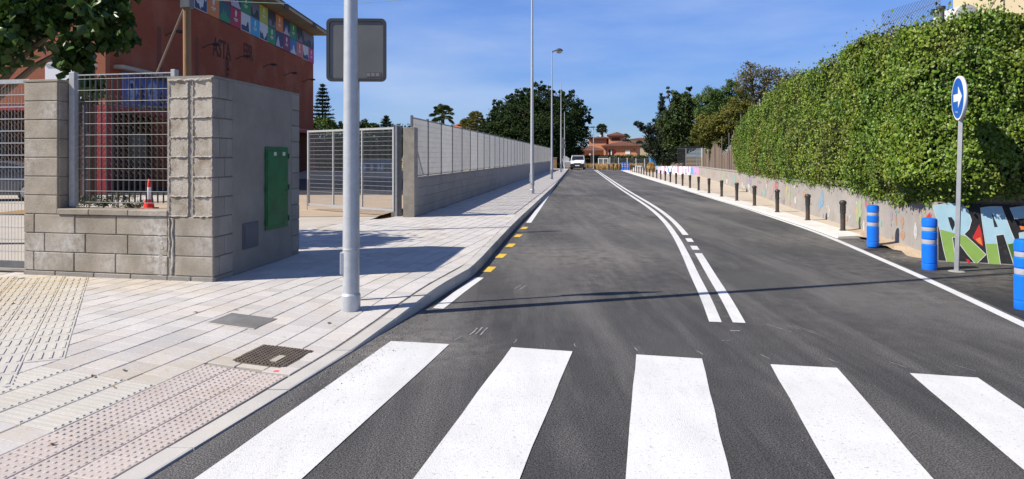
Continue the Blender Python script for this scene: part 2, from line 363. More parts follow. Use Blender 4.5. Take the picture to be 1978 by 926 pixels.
lc = chaikin([p.to_2d() if len(p) == 3 else p for p in left_c], 3)
ribbon(MB(), lc, .125, .005).build('centre_line', m_white, road)
def offs(pts, o):
    r = []
    for i, p in enumerate(pts):
        t = (pts[min(i + 1, len(pts) - 1)] - pts[max(i - 1, 0)]).normalized(); r.append(p + Vector((t.y, -t.x)) * o)
    return r
rc = offs(lc, .235)
def cut(pts, y0, y1):
    P_ = [Vector((np.interp(y, [p.y for p in pts], [p.x for p in pts]), y)) for y in np.linspace(y0, y1, max(2, int((y1 - y0) / .5)))]
    return P_
ribbon(MB(), cut(rc, 6.98, 12.0), .125, .005).build('centre_line', m_white, road)
ribbon(MB(), cut(rc, 12.45, 13.0), .125, .005).build('centre_dash', m_white, road)
ribbon(MB(), cut(rc, 13.6, 14.2), .125, .005).build('centre_dash', m_white, road)
ribbon(MB(), cut(rc, 14.8, 87), .125, .005).build('centre_line', m_white, road)
re = chaikin([(4.4, 3.6), P(1978, 628).xy, P(1794, 542).xy, P(1705, 503).xy, P(1592, 454).xy, P(1500, 423).xy, P(1438, 402).xy, P(1379, 385).xy, P(1305, 362).xy, P(1261, 349).xy, (13.0, 80), (14, 88)], 2)
ribbon(MB(), re, .12, .005).build('edge_line', m_white, road)
le = chaikin([P(1021, 431).xy, P(1046, 396).xy, P(1062, 372).xy, P(1080, 349).xy, (6.25, 78), (7.0, 86)], 2)
ribbon(MB(), le, .13, .005).build('edge_line', m_white, road)
ribbon(MB(), [P(846, 597).xy, P(890, 563).xy, P(926, 537).xy], .13, .005).build('edge_line', m_white, road)
for (px, py) in ((1013, 441), (1001, 456), (986.5, 474.5), (968, 495), (945, 521)):
    c = P(px, py).xy; t = Vector((.16, 1)).normalized(); ribbon(MB(), [c - t * .24, c + t * .24], .135, .005).build('yellow_dash', m_yellow, road)
MB().quad((8.7, 86.6, .005), (11.0, 86.6, .005), (11.0, 87.3, .005), (8.7, 87.3, .005)).build('stop_line', m_white, road)
# chalk setting-out ticks and scrape marks left by the crew
for i, (px, py, dx, dy, w) in enumerate([(760, 646, .13, .3, .012), (884, 655, .1, .3, .012), (995, 660, .05, .22, .012), (1111, 668, 0, .22, .012), (1229, 676, -.02, .2, .012), (1351, 682, -.05, .22, .012), (1478, 690, -.06, .24, .012), (1607, 697, -.08, .25, .012), (1735, 706, -.1, .25, .012),
      (1866, 713, -.11, .25, .012), (1505, 635, -.22, .55, .014), (1545, 637, -.3, .6, .012), (1553, 636, -.22, .5, .01), (1420, 640, .12, 0, .05), (1405, 612, .1, 0, .022), (1383, 581, .1, 0, .02), (1371, 558, .1, 0, .02), (1360, 540, .1, 0, .02), (1352, 523, .1, 0, .02), (1402, 659, .1, .02, .02),
      (925, 640, .1, .5, .02), (935, 641, .1, .5, .02), (915, 641, .1, .45, .02), (1000, 555, .15, .5, .02), (1010, 556, .15, .5, .02)]):
    c = P(px, py).xy; h = Vector((dx, dy)) * (.28 if dy > .15 else .4); k = Vector((rnd.uniform(-.008, .008), rnd.uniform(-.008, .008))); w *= .75
    ribbon(MB(), [c - h, c + k, c + h], w, .0045).build('chalk_mark', m_chalk, road)
# loose grit left along the kerb and on the crossing edge
gv = MB()
for k in range(900):
    q = rnd.choice((rnd.uniform(4.6, 8.2), rnd.uniform(5.2, 6.8))); x_ = kx(q) + .04 + abs(rnd.gauss(0, .22)); s = rnd.uniform(.003, .009) * (1.6 if rnd.random() < .06 else 1)
    o = Vector((x_, q, .001)); a_ = rnd.uniform(0, 6.28)
    gv.add([o + Vector((math.cos(a_ + t_) * s * rnd.uniform(.7, 1.2), math.sin(a_ + t_) * s * rnd.uniform(.7, 1.2), 0)) for t_ in (0, 2.1, 4.2)] + [o + Vector((0, 0, s * 1.1))], [(0, 1, 3), (1, 2, 3), (2, 0, 3)])
for k in range(500):
    q = rnd.uniform(3.6, 14); x_ = rnd.uniform(-1.2, 6); s = rnd.uniform(.002, .006); o = Vector((x_, q, .001)); a_ = rnd.uniform(0, 6.28)
    if x_ < kx(q) + .1: continue
    gv.add([o + Vector((math.cos(a_ + t_) * s, math.sin(a_ + t_) * s, 0)) for t_ in (0, 2.1, 4.2)] + [o + Vector((0, 0, s))], [(0, 1, 3), (1, 2, 3), (2, 0, 3)])
gv.build('loose_grit', M('grit', (.26, .245, .225), (.13, .125, .12), scale=30, rough=.95), road, kind='stuff')
# the darker, newly laid strip beside the graffiti wall
po = [(p.x + .12, p.y) for p in re if p.y < 13.2]
MB().poly([(x, y, .004) for x, y in po] + [(7.2, 12.8, .004), (6.95, 11.1, .004), (14, 8.1, .004), (14, 3, .004)]).build('fresh_asphalt', m_patch, road)

# ---- left kerb: one stone after another
kerb = struct(MB().box(-6, -4.6, -9, -8, -.05, .0).build('kerb', m_kerb))
y = -7.9
while y < 88:
    y2 = y + .99; ptsv = []
    n_ = 3 if 5 < y < 13 else 1
    outer = [(kx(y + (y2 - y - .008) * i / n_), y + (y2 - y - .008) * i / n_) for i in range(n_ + 1)]
    mb = MB(); o = []
    for x_, yy in outer:
        z = kz(yy) + rnd.uniform(-.002, .002); b = .015
        o += [(x_ + .012, yy, -.04), (x_, yy, max(.005, z - b)), (x_ - b, yy, z), (x_ - KW, yy, z), (x_ - KW, yy, -.04)]
    fs = []
    for i in range(n_):
        for k in range(5): fs.append((i * 5 + k, i * 5 + (k + 1) % 5, i * 5 + 5 + (k + 1) % 5, i * 5 + 5 + k))
    fs += [(4, 3, 2, 1, 0), tuple(n_ * 5 + k for k in range(5))]
    mb.add(o, fs).build('kerb_stone', m_kerb, kerb); y = y2

# ---- left pavement: bedding sheet, tiles, tactile fields
bd = MB()
def strip(y0, y1, xl, n, dz):
    yy = np.arange(y0, y1 + .01, (y1 - y0) / max(1, round((y1 - y0) / .4))); o = []
    for q in yy:
        xi = kx(q) - KW + .01; x0 = xl(q)
        o += [(x0 + (xi - x0) * (i / n) ** .6, q, zf(x0 + (xi - x0) * (i / n) ** .6, q) - dz) for i in range(n + 1)]
    bd.add(o, [(r * (n + 1) + i, r * (n + 1) + i + 1, (r + 1) * (n + 1) + i + 1, (r + 1) * (n + 1) + i) for r in range(len(yy) - 1) for i in range(n)])
strip(-7.5, 9.6, lambda q: -14, 22, .012); strip(9.6, 18.3, lambda q: -4.7 + max(0, q - 14.6) * .484, 10, .012); strip(18.3, 33, lambda q: fx(q) - .1, 6, .012)
pavement = struct(bd.build('pavement', m_joint))
bd = MB(); strip(33, 89, lambda q: fx(q) - .1, 3, .0)
bd.build('far_paving', brickmat('paving_far', (.5, .475, .455), (.46, .44, .42), (.36, .33, .3), .2, .25, .006, 'g', stain=(.6, .5, .8, .3), stainc=(.46, .4, .33)), pavement)
U2 = Vector((.22, 1)).normalized(); V2 = Vector((-U2.y, U2.x)); O2 = Vector((-1.95 - KW - .012, 3.56))
def AB(a, b): return O2 + U2 * a + V2 * b
def inv(p): d = Vector((p[0], p[1])) - O2; return d.dot(U2), d.dot(V2)
diag = [(-3.49, 5.34), (-5.42, 8.75), (-9.5, 9.4), (-8.2, 7.0), (-6.2, 3.0), (-3.9, 3.1)]
def inpoly(p, poly):
    c = False; n = len(poly)
    for i in range(n):
        (x0, y0), (x1, y1) = poly[i], poly[(i + 1) % n]
        if (y0 > p[1]) != (y1 > p[1]) and p[0] < (x1 - x0) * (p[1] - y0) / (y1 - y0) + x0: c = not c
    return c
def zone(a, b):
    if b < .755 and a < 1.78: return 'pink'
    if .755 <= b < 1.755 and .40 < a < 1.26: return 'strip'
    if 1.90 < a < 2.42 and .11 < b < .63: return 'grate'
    if 2.74 < a < 3.16 and .92 < b < 1.46: return 'plate'
    p = AB(a, b)
    if b > 2.03 and inpoly(p, diag): return 'diag'
    return 'tile'
tiles = []
for j in range(0, 60):
    off = rnd.random() * .2; b0, b1 = j * .2515, (j + 1) * .2515 - .009
    for i in range(-40, 150):
        a0 = i * .2 + off; a1 = a0 + .1965; cpt = AB((a0 + a1) / 2, (b0 + b1) / 2)
        if cpt.y < 1.2 or cpt.y > 33 or cpt.x < -9.5: continue
        if cpt.y > 9.2 and cpt.y < 11.0 and cpt.x < -3.95: continue
        if 11.0 <= cpt.y < 18.2 and cpt.x < -4.6 + max(0, cpt.y - 14.6) * .484: continue
        if cpt.y >= 18.2 and cpt.x < fx(cpt.y) - .05: continue
        z0 = zone((a0 + a1) / 2, (b0 + b1) / 2)
        a0c, a1c = a0, a1
        corner = [zone(a, b) for a in (a0 + .012, a1 - .012) for b in (b0 + .012, b1 - .012)]
        if 3 <= j <= 6 and (a0 < 1.264 < a1 or a0 < .408 < a1): z0 = 'tile'
        if z0 in ('strip', 'pink') or (z0 in ('grate', 'plate', 'diag') and all(c != 'tile' for c in corner)): continue
        if j < 3 and a0 < 1.78: a0c = 1.79
        if 3 <= j <= 6:                     # cut the tiles to the ends of the ribbed strip
            if a0 < 1.264 < a1: a0c = 1.266
            elif a0 < .408 < a1: a1c = .403
        tiles.append((a0c, a1c, b0, b1))
# rows between the lattice and the bending kerb (beyond Y = 9 the kerb swings away to the right)
for j in range(-1, -12, -1):
    off = rnd.random() * .2; b0, b1 = j * .2515, (j + 1) * .2515 - .009
    for i in range(25, 150):
        a0 = i * .2 + off; a1 = a0 + .1965; cpt = AB((a0 + a1) / 2, (b0 + b1) / 2)
        if cpt.y < 8.5 or cpt.y > 33 or (11 <= cpt.y < 18.2 and cpt.x < -4.6 + max(0, cpt.y - 14.6) * .484) or cpt.x > kx(cpt.y) - KW - .03 or (cpt.y >= 18.2 and cpt.x < fx(cpt.y) - .05): continue
        tiles.append((a0, a1, b0, b1))
def tilequad(t):
    a0, a1, b0, b1 = t; q = []
    for a, b in ((a0, b0), (a1, b0), (a1, b1), (a0, b1)):
        p = AB(a, b); x_ = min(p.x, kx(p.y) - KW - .006); q.append((x_, p.y))
    return q
def tilemesh(mb, q, th=.02, up=0.):
    dz = rnd.uniform(-.0015, .0015) + up; o = [(x_, y_, zf(x_, y_) - .02) for x_, y_ in q]; c = Vector((sum(p[0] for p in q) / 4, sum(p[1] for p in q) / 4))
    o += [(x_, y_, zf(x_, y_) + dz + rnd.uniform(-.0008, .0008) - .003) for x_, y_ in q]
    for x_, y_ in q:
        p = Vector((x_, y_)); p = p + (c - p).normalized() * .006; o.append((p.x, p.y, zf(p.x, p.y) + dz))
    f = [(8, 9, 10, 11)]
    for k in range(4):
        f += [(k, (k + 1) % 4, 4 + (k + 1) % 4, 4 + k), (4 + k, 4 + (k + 1) % 4, 8 + (k + 1) % 4, 8 + k)]
    return mb.add(o, f)
def pixarea(q):
    pr = []
    for x_, y_ in q:
        if y_ < .5: return 0
        pr.append((989 + FPX * x_ / y_, 303 + FPX * (EYE - TOP) / y_))
    cx_, cy_ = sum(p[0] for p in pr) / 4, sum(p[1] for p in pr) / 4
    if not (0 < cx_ < 1978 and cy_ < 926): return 0
    return abs(sum(pr[i][0] * pr[(i + 1) % 4][1] - pr[(i + 1) % 4][0] * pr[i][1] for i in range(4))) / 2
quads = []
for t in tiles:
    q = tilequad(t)
    ar = abs(sum(q[i][0] * q[(i + 1) % 4][1] - q[(i + 1) % 4][0] * q[i][1] for i in range(4))) / 2
    if ar > .0015: quads.append((pixarea(q), q))
quads.sort(key=lambda s: -s[0])
for s, q in quads[:300]: tilemesh(MB(), q).build('tile', m_tile, pavement)
mb = MB()
for s, q in quads[300:]: tilemesh(mb, q)
mb.build('joined_tiles', m_tile_far, pavement, kind='stuff')
# pink tiles with domes
domes = MB()
hemi = [(.0135, -.003), (.011, .0035), (.006, .0055)]
for j in range(3):
    off = rnd.random() * .2
    for i in range(-22, 9):
        a0 = i * .2515 + off * (j > 0); a1 = min(a0 + .248, 1.775); b0, b1 = j * .2515, (j + 1) * .2515 - .004
        if a1 - a0 < .05: continue
        q = tilequad((a0, a1, b0, b1)); tilemesh(MB(), q).build('dome_tile', m_pink, pavement)
        for k in range(5):
            for l in range(5):
                a = a0 + .025 + k * .05; b = b0 + .024 + l * .0495
                if a > a1 - .015 or AB(a, b).y < 2.6: continue
                p = AB(a, b); domes.lathe(hemi, 7, (p.x, p.y, zf(p.x, p.y)))
domes.build('tactile_domes', m_pink, pavement, kind='stuff')
ribs = MB()
def rib(c, d, ln, w, h=.006):
    if w > .03: h = .0105
    d = Vector(d).normalized(); n_ = Vector((-d.y, d.x)); z = zf(c.x, c.y); o = []
    for (s, t_, zz) in ((-.5, -.5, -.004), (.5, -.5, -.004), (.5, .5, -.004), (-.5, .5, -.004), (-.46, -.3, h), (.46, -.3, h), (.46, .3, h), (-.46, .3, h)):
        p = c + d * ln * s + n_ * w * t_; o.append((p.x, p.y, zf(p.x, p.y) + zz))
    ribs.add(o, [(4, 5, 6, 7), (0, 1, 5, 4), (1, 2, 6, 5), (2, 3, 7, 6), (3, 0, 4, 7)])
for j in range(4):
    for i in range(4):
        a0 = .41 + i * .212; b0 = .757 + j * .2515
        tilemesh(MB(), tilequad((a0, a0 + .209, b0, b0 + .245))).build('ribbed_tile', m_rib, pavement)
        for k in range(4): rib(AB(a0 + .026 + k * .053, b0 + .123), V2, .225, .027)
dd = Vector((-.567, 1)).normalized(); dn = Vector((-dd.y, dd.x)); od = Vector((-3.49, 5.34))
for i in range(-12, 18):
    for j in range(0, 16):
        cpt = od + dd * (i * .272 + .136) + dn * (j * .272 + .136)
        if not inpoly(cpt, diag) or inv(cpt)[1] < 1.74 or cpt.y > 9.15 - .2 * (cpt.x + 6.5) or cpt.y < 2.2: continue
        q = [tuple(cpt + dd * s * .1345 + dn * t_ * .1345) for s, t_ in ((-1, -1), (1, -1), (1, 1), (-1, 1))]
        tilemesh(MB(), q, up=.005).build('ribbed_tile', m_rib, pavement)
        for k in range(4): rib(cpt + dn * (-.102 + .068 * k), dd, .2, .032)
ribs.build('tactile_ribs', m_rib, pavement, kind='stuff')
# covers let into the paving
m_iron = M('cast_iron', (.25, .205, .165), (.16, .13, .105), scale=12, rough=.6, metal=.5, fine=.15)
m_steelplate = M('steel_plate', (.34, .34, .34), (.24, .225, .2), scale=5, rough=.5, metal=.5, stain=(4, .5, .7, .6), stainc=(.35, .29, .2))
def framed(a, b, rot=0):
    p = AB(a, b); return (p.x, p.y, zf(p.x, p.y))
ang = math.atan2(-U2.x, U2.y) * 1
def lay(t, a, b):                         # tilt a cover with the ramp it lies in
    o = Vector((*AB(a, b), 0)); q = lambda da_, db_: Vector((*AB(a + da_, b + db_), zf(*AB(a + da_, b + db_))))
    ex = (q(.2, 0) - q(-.2, 0)).normalized(); ey = (q(0, .2) - q(0, -.2)).normalized(); ez = ex.cross(ey).normalized(); ey = ez.cross(ex)
    t.rotation_euler = Matrix((ex, ey, ez)).transposed().to_euler()
t = thing('drain_cover', 'square cast iron cover with a raised grid pattern set beside the pink domed tiles', 'manhole cover', framed(2.16, .37), math.atan2(U2.y, U2.x))
MB().box(-.25, .25, -.25, .25, -.03, .004).build('frame', flat('iron_pit', (.105, .088, .072), .8), t)
lay(t, 2.16, .37)
mb = MB()
for i in range(13):
    for k in range(13):
        if 2 <= i < 7 and 3 <= k < 5: continue
        mb.cbox((-.216 + i * .036, -.216 + k * .036, .006), (.022, .022, .016))
mb.build('raised_grid', m_iron, t)
m_label = flat('cover_plate', (.4, .36, .3))
MB().box(-.135, .02, -.11, -.045, -.01, .011).build('name_plate', m_label, t)
t = thing('inspection_cover', 'plain grey steel inspection plate with a sandy smear set in the paving', 'manhole cover', framed(2.95, 1.19), math.atan2(U2.y, U2.x))
lay(t, 2.95, 1.19)
MB().box(-.2, .2, -.26, .26, -.03, .002).build('frame', m_joint, t)
MB().box(-.195, .195, -.255, .255, -.03, .005).build('lid', m_steelplate, t, bevel=.002)
MB().lathe([(.024, 0), (.02, .0012)], 12, (AB(1.83, .14).x, AB(1.83, .14).y, zf(*AB(1.83, .14)) + .0015)).build('paint_dot', flat('pink_spray', (.9, .08, .12)), pavement)
m_leafdry = M('dry_leaf', (.2, .12, .05), (.12, .07, .03), scale=9)
for px, py in ((98, 832), (98, 832), (222, 734), (235, 706), (383, 605), (456, 598), (20, 590), (178, 720), (640, 612), (592, 536)):
    c = P(px + rnd.uniform(-6, 6), py, .12); c.z = zf(c.x, c.y) + .006; s = rnd.uniform(.02, .035)
    o = obj('fallen_leaf', MB().add([(-s, 0, 0), (0, -s * .5, .006), (s, 0, .004), (0, s * .5, .008), (0, 0, .001)], [(0, 1, 4), (1, 2, 4), (2, 3, 4), (3, 0, 4)]).mesh('fallen_leaf', m_leafdry), pavement, c, (0, 0, rnd.uniform(0, 6)))

# ---- right pavement, its pale kerb
bl = [(p.x, p.y) for p in cut(re, 12.6, 86)]
mb = MB(); o = []; yq = list(np.arange(11.5, 20, .35)) + list(np.arange(20, 87, 2.))
ex_ = lambda q: float(np.interp(q, [p.y for p in re], [p.x for p in re]))
for q in yq:
    f = sm(11.6, 15.0, q); xl_ = (wall_x(q) - .05) * (1 - f) + (ex_(q) + .63) * f; z = .006 + .05 * sm(11.8, 13.8, q)
    o += [(xl_ + (wall_x(q) + .2 - xl_) * t_, q, z) for t_ in (0, .5, 1)]
mb.add(o, [(r * 3 + i, r * 3 + i + 1, r * 3 + 4 + i, r * 3 + 3 + i) for r in range(len(yq) - 1) for i in range(2)]).build('right_pavement', m_pale, None, kind='structure')
rk = struct(MB().box(12, 13, 89, 90, -.05, .01).build('pale_kerb', m_paleK))
yy = 14.2
while yy < 85:
    o = []
    for q in (yy, yy + 1.19):
        e = float(np.interp(q, [p.y for p in re], [p.x for p in re])); o += [(e + .09, q, -.03), (e + .14, q, .04), (e + .64, q, .062), (e + .64, q, -.03)]
    MB().add(o, [(0, 1, 5, 4), (1, 2, 6, 5), (2, 3, 7, 6), (3, 2, 1, 0), (4, 5, 6, 7)]).build('kerb_stone', m_paleK, rk); yy += 1.2
# sandy verge heaped along the foot of the graffiti wall
mb = MB(); o = []
vy = np.linspace(11.15, 15.5, 40)
for q in vy:
    x_ = wall_x(q); w_ = .25 + .12 * math.sin(q * 5) + .06 * rnd.random() ; w_ *= min(1, .15 + (q - 11.1) * .9); o += [(x_ - w_, q, .0 if q < 12.6 else .0565), (x_ - w_ * .5, q, .03 if q < 12.2 else .065), (x_ + .05, q, .08 + .02 * rnd.random())]
mb.add(o, [(r * 3 + i, r * 3 + i + 1, r * 3 + 4 + i, r * 3 + 3 + i) for r in range(len(vy) - 1) for i in range(2)]).build('sand_verge', m_sandy, None, kind='structure')

# ---- the yard behind the walls
MB().poly([(-60, 9.3, .09), (-3.9, 9.0, .09), (-3.6, 18.4, .09), (-3.0, 30, .09), (-60, 30, .09)]).build('yard_apron', M('yard_concrete', (.46, .42, .37), (.38, .345, .3), scale=.5, rough=.9, fine=.06, stain=(.35, .5, .7, .5), stainc=(.3, .27, .23)), None, kind='structure')
MB().poly([(-12.5, 17.6, .10), (-3.6, 18.4, .10), (-2.6, 28.6, .10), (-12.5, 28.6, .10)]).build('sandy_yard', m_sandy, None, kind='structure')
MB().poly([(-60, 28.6, .105), (-2.6, 28.6, .105), (.6, 49, .105), (-60, 49, .105)]).build('yard_road', m_patch, None, kind='structure')
MB().poly([(-17, 49, .10), (.6, 49, .10), (1.5, 56.4, .55), (-17, 56.4, .55)]).build('sand_bank', m_sandy, None, kind='structure')
# ================================================================== THE BLOCK WALL WITH THE METER PIER
WD = [(-6.3, 9.07, .42, .95, .40), (-5.85, 8.98, .40, .95, .55), (-5.2, 8.85, .3, .7, .35), (-4.55, 8.72, .40, 1, .72), (-4.5, 8.7, .35, 1, .35), (-6.4, 9.1, .4, .5, 1.7), (-3.85, 8.55, .35, .8, .6), (-6.1, 9.0, .3, .7, 2.3)]
m_block = M('concrete_block', (.36, .315, .255), (.25, .22, .175), scale=2.2, rough=.95, bump=.5, bscale=75, rand=.10, fine=.1, fscale=70, stain=(2.3, .50, .70, .75), stainc=(.20, .165, .125), dust=WD, dustc=(.50, .48, .45))
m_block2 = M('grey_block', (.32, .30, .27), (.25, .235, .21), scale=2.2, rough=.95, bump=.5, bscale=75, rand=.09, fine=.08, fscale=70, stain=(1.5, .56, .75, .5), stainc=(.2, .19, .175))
m_mortar = M('mortar', (.33, .30, .255), (.22, .2, .17), scale=5, rough=.97, bump=.6, bscale=40)
m_lime = M('lime_mortar', (.44, .41, .37), (.30, .265, .22), scale=7, rough=.97, bump=.9, bscale=40, fine=.12, fscale=40)
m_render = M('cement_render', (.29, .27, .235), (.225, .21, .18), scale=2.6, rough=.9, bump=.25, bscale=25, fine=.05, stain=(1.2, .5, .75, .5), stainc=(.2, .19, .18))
m_galv = M('galvanised_steel', (.42, .43, .44), (.33, .34, .35), scale=14, rough=.5, metal=.25, fine=.05)
m_galvpole = M('galvanised_pole', (.52, .54, .56), (.44, .46, .48), scale=11, rough=.45, metal=.35, fine=.06, stain=(6, .55, .75, .3), stainc=(.34, .35, .36))
m_galvd = M('dull_galvanised', (.15, .155, .16), (.11, .115, .12), scale=10, rough=.55, metal=.2)
m_wire = flat('fence_wire', (.17, .165, .16), .5, .6)
m_green = M('green_paint', (.010, .165, .05), (.008, .115, .036), scale=5, rough=.5, spec=.2, fine=.1, fscale=25, stain=(5, .54, .72, .6), stainc=(.03, .075, .04))
m_blugrey = M('grey_blue_plastic', (.085, .10, .13), (.07, .082, .105), scale=4, rough=.5)
Z0 = .13
A0 = Vector((-6.52, 9.13)); ED = Vector((.98, -.2)).normalized(); C0 = Vector((-3.74, 8.56)); DD = Vector((.114, .993)).normalized()
EN = Vector((-ED.y, ED.x))                       # into the yard
ea, da = math.atan2(ED.y, ED.x), math.atan2(DD.y, DD.x)
wallT = thing('block_wall', 'low concrete block wall with a square pier beside the barred window opening, left of the meter pier', 'wall', (*A0, Z0), ea)
def wbox(x0, x1, y0, y1, z0, z1, name, mat, bev=0., par=None): return MB().box(x0, x1, y0, y1, z0, z1).build(name, mat, par or wallT, bevel=bev)
def blk(s0, s1, z0, z1, mat=None, depth=.10, proud=.006, name='concrete_block', par=None, y0=0.):
    g_ = .005; d = (s1 - s0 - 2 * g_, depth, z1 - z0 - 2 * g_)
    pr = proud + rnd.uniform(-.002, .003)
    return obj(name, boxmesh(d, mat or m_block, .007), par or wallT, ((s0 + s1) / 2, y0 + depth / 2 - pr, (z0 + z1) / 2), (0, 0, rnd.uniform(-.004, .004)))
CO = [.06 + .25 * i for i in range(12)]
# cores
wbox(.012, .53, .012, .29, 0, CO[10], 'core', m_mortar)
wbox(.53, 2.19, .012, .28, 0, CO[3], 'core', m_mortar)
rows = [[0, .16, .79, 1.42, 2.19], [0, .33, .96, 1.60, 2.19], [0, .17, .80, 1.43, 2.19]]
for r, bd_ in enumerate(rows):
    for a, b in zip(bd_, bd_[1:]): blk(a, b, CO[r], CO[r + 1])
for a, b in ((0, .5), (.5, 1.1), (1.1, 1.65), (1.65, 2.19)): blk(a, b, -.05, .06, mat=m_block2, proud=.014)
for i in range(3, 10):
    blk(0, .535, CO[i], CO[i + 1], mat=m_block)
    # the pier's shaded return
    o = obj('concrete_block', boxmesh((.09, .27, .24), m_block, .007), wallT, (.497, .155, (CO[i] + CO[i + 1]) / 2))
wbox(-.008, .545, -.012, .30, CO[10] + .001, CO[10] + .035, 'cap', m_block, .006)
for a, b in ((.545, 1.03), (1.034, 1.62), (1.624, 2.195)): wbox(a, b, -.03, .30, CO[3], CO[3] + .075, 'coping', m_block, .008)
# lime wash smears on the low wall
def smear(par, s0, s1, z0, z1, name='mortar_smear', mat=None, n=9, y=-.014, amp=.35):
    c = Vector(((s0 + s1) / 2, 0, (z0 + z1) / 2)); k = 16; pts = []
    for i in range(k):
        t_ = 2 * math.pi * i / k; rr_ = 1 + amp * (rnd.random() - .5) * 2
        pts.append((c.x + math.cos(t_) * (s1 - s0) / 2 * rr_, y - rnd.uniform(0, .004), c.z + math.sin(t_) * (z1 - z0) / 2 * rr_))
    pts = [pts[0]] + pts[1:]
    return MB().add([(c.x, y - .012, c.z)] + pts, [(0, i + 1, (i + 1) % k + 1) for i in range(k)]).build(name, mat or m_lime, par, smooth=True)
ridge_q = ((2.08, .05, .24), (2.10, .30, .24), (2.06, .56, .25))
# meter pier
pierT = thing('meter_pier', 'large concrete block pier with a rendered shaded side holding a green metal door', 'wall', (*C0, Z0), 0)
def toW(p): return p - C0
e1 = -ED * .66; bk = DD * 2.54
MB().prism([tuple(e1 + ED * .012 + EN * .012), tuple(-ED * .014 + EN * .012), tuple(bk - ED * .012), tuple(bk + e1), ], 0, CO[10] - .01).build('core', m_mortar, pierT)
front = obj('front_face', MB().prism([tuple(e1), (0, 0), tuple(bk), tuple(bk + e1)], CO[10] - .009, CO[10] + .03).mesh('top_slab', m_render), pierT); front.name = 'top_slab'
# front: seven courses of two hollow-block ends framed by rough squeezed-out mortar, three plain courses below
FR = obj('front_face', MB().box(-.66, -.01, .004, .05, 0, CO[10] - .012).mesh('front_face', m_mortar), pierT, (0, 0, 0), (0, 0, ea))
def fblk(s0, s1, z0, z1, **k): return blk(s0, s1, z0, z1, par=FR, **k)
fblk(-.55, 0, CO[0], CO[1], mat=m_block); fblk(-.55, 0, CO[1], CO[2], mat=m_block); fblk(-.55, 0, CO[2], CO[3], mat=m_block)
fblk(-.3, -.0, -.05, .06, mat=m_block2); fblk(-.66, -.32, -.05, .06, mat=m_block2)
def ridge(p0, p1, w, h, par, seg=9):
    p0, p1 = Vector(p0), Vector(p1); d = (p1 - p0).normalized(); n_ = Vector((-d.z, 0, d.x)); o = []; fs = []
    for i in range(seg + 1):
        c = p0.lerp(p1, i / seg) + n_ * rnd.uniform(-.25, .25) * w; ww = w * rnd.uniform(.55, 1.25); hh = h * rnd.uniform(.45, 1.4)
        o += [c - n_ * ww / 2, c - n_ * ww * .2 + Vector((0, -hh, 0)), c + n_ * ww * .25 + Vector((0, -hh * .8, 0)), c + n_ * ww / 2]
    for i in range(seg):
        for k in range(3): fs.append((i * 4 + k, i * 4 + k + 1, i * 4 + 5 + k, i * 4 + 4 + k))
    fs += [(0, 1, 2, 3), tuple(seg * 4 + k for k in (3, 2, 1, 0))]
    return MB().add(o, fs).build('mortar_ridge', m_lime, par)
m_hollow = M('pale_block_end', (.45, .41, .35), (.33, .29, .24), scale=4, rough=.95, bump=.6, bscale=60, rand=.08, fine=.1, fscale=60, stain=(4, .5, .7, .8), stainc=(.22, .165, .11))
for i in range(3, 10):
    z0, z1 = CO[i], CO[i + 1]
    for s0, s1 in ((-.635, -.345), (-.295, -.004)):
        blk(s0, s1, z0, z1, mat=m_hollow, proud=.004, par=FR)
        ridge((s0 + .012, -.002, z0 + .006), (s1 - .012, -.002, z0 + .008), .024, .018, FR)
        ridge((s0 + .012, -.002, z0 + .02), (s0 + .012, -.002, z1 - .01), .018, .012, FR)
        ridge((s1 - .012, -.002, z0 + .02), (s1 - .012, -.002, z1 - .01), .018, .012, FR)
ridge((-.64, -.002, CO[10] - .02), (-.01, -.002, CO[10] - .02), .04, .025, FR, 16)
ridge((-.585, -.004, .08), (-.575, -.004, CO[3] - .02), .05, .012, FR, 12); ridge((-.625, -.004, .3), (-.63, -.004, CO[3] + .1), .04, .012, FR, 12)
for s_, z_, h_ in ridge_q: ridge((s_, -.002, z_), (s_ + .01, -.002, z_ + h_), .075, .008, wallT, 12)
# shaded side: blocks at both ends, smooth render between
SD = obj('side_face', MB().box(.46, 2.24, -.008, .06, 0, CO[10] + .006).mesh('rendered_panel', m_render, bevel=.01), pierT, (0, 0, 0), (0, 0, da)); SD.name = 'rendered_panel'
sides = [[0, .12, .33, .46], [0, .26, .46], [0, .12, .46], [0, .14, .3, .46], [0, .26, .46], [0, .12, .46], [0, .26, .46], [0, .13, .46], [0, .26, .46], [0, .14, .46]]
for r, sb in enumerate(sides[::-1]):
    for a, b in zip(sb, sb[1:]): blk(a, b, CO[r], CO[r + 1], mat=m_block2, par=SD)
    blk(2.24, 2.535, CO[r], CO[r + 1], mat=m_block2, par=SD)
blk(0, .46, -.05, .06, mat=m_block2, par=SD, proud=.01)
dr = MB().box(1.335, 2.07, -.028, -.006, .50, 1.71).build('meter_door', m_green, pierT, rz=da, bevel=.004)
MB().box(1.375, 2.03, -.036, -.026, .55, 1.66).build('raised_panel', m_green, dr, bevel=.004)
for z in (.62, 1.1, 1.58):
    MB().tube((1.327, -.034, z - .04), (1.327, -.034, z + .04), .011).build('hinge', m_green, dr); MB().tube((2.078, -.034, z - .04), (2.078, -.034, z + .04), .011).build('hinge', m_green, dr)
m_paper = flat('notice', (.55, .6, .5))
for s in (1.57, 1.86): MB().box(s, s + .085, -.0395, -.036, 1.585, 1.64).build('paper_notice', m_paper, dr)
MB().tube((2.0, -.03, 1.05), (2.0, -.055, 1.05), .014, n=10).build('lock', m_galvd, dr)
d2 = MB().box(.70, 1.13, -.026, -.004, .31, .66).build('meter_hatch', m_blugrey, pierT, rz=da, bevel=.006)
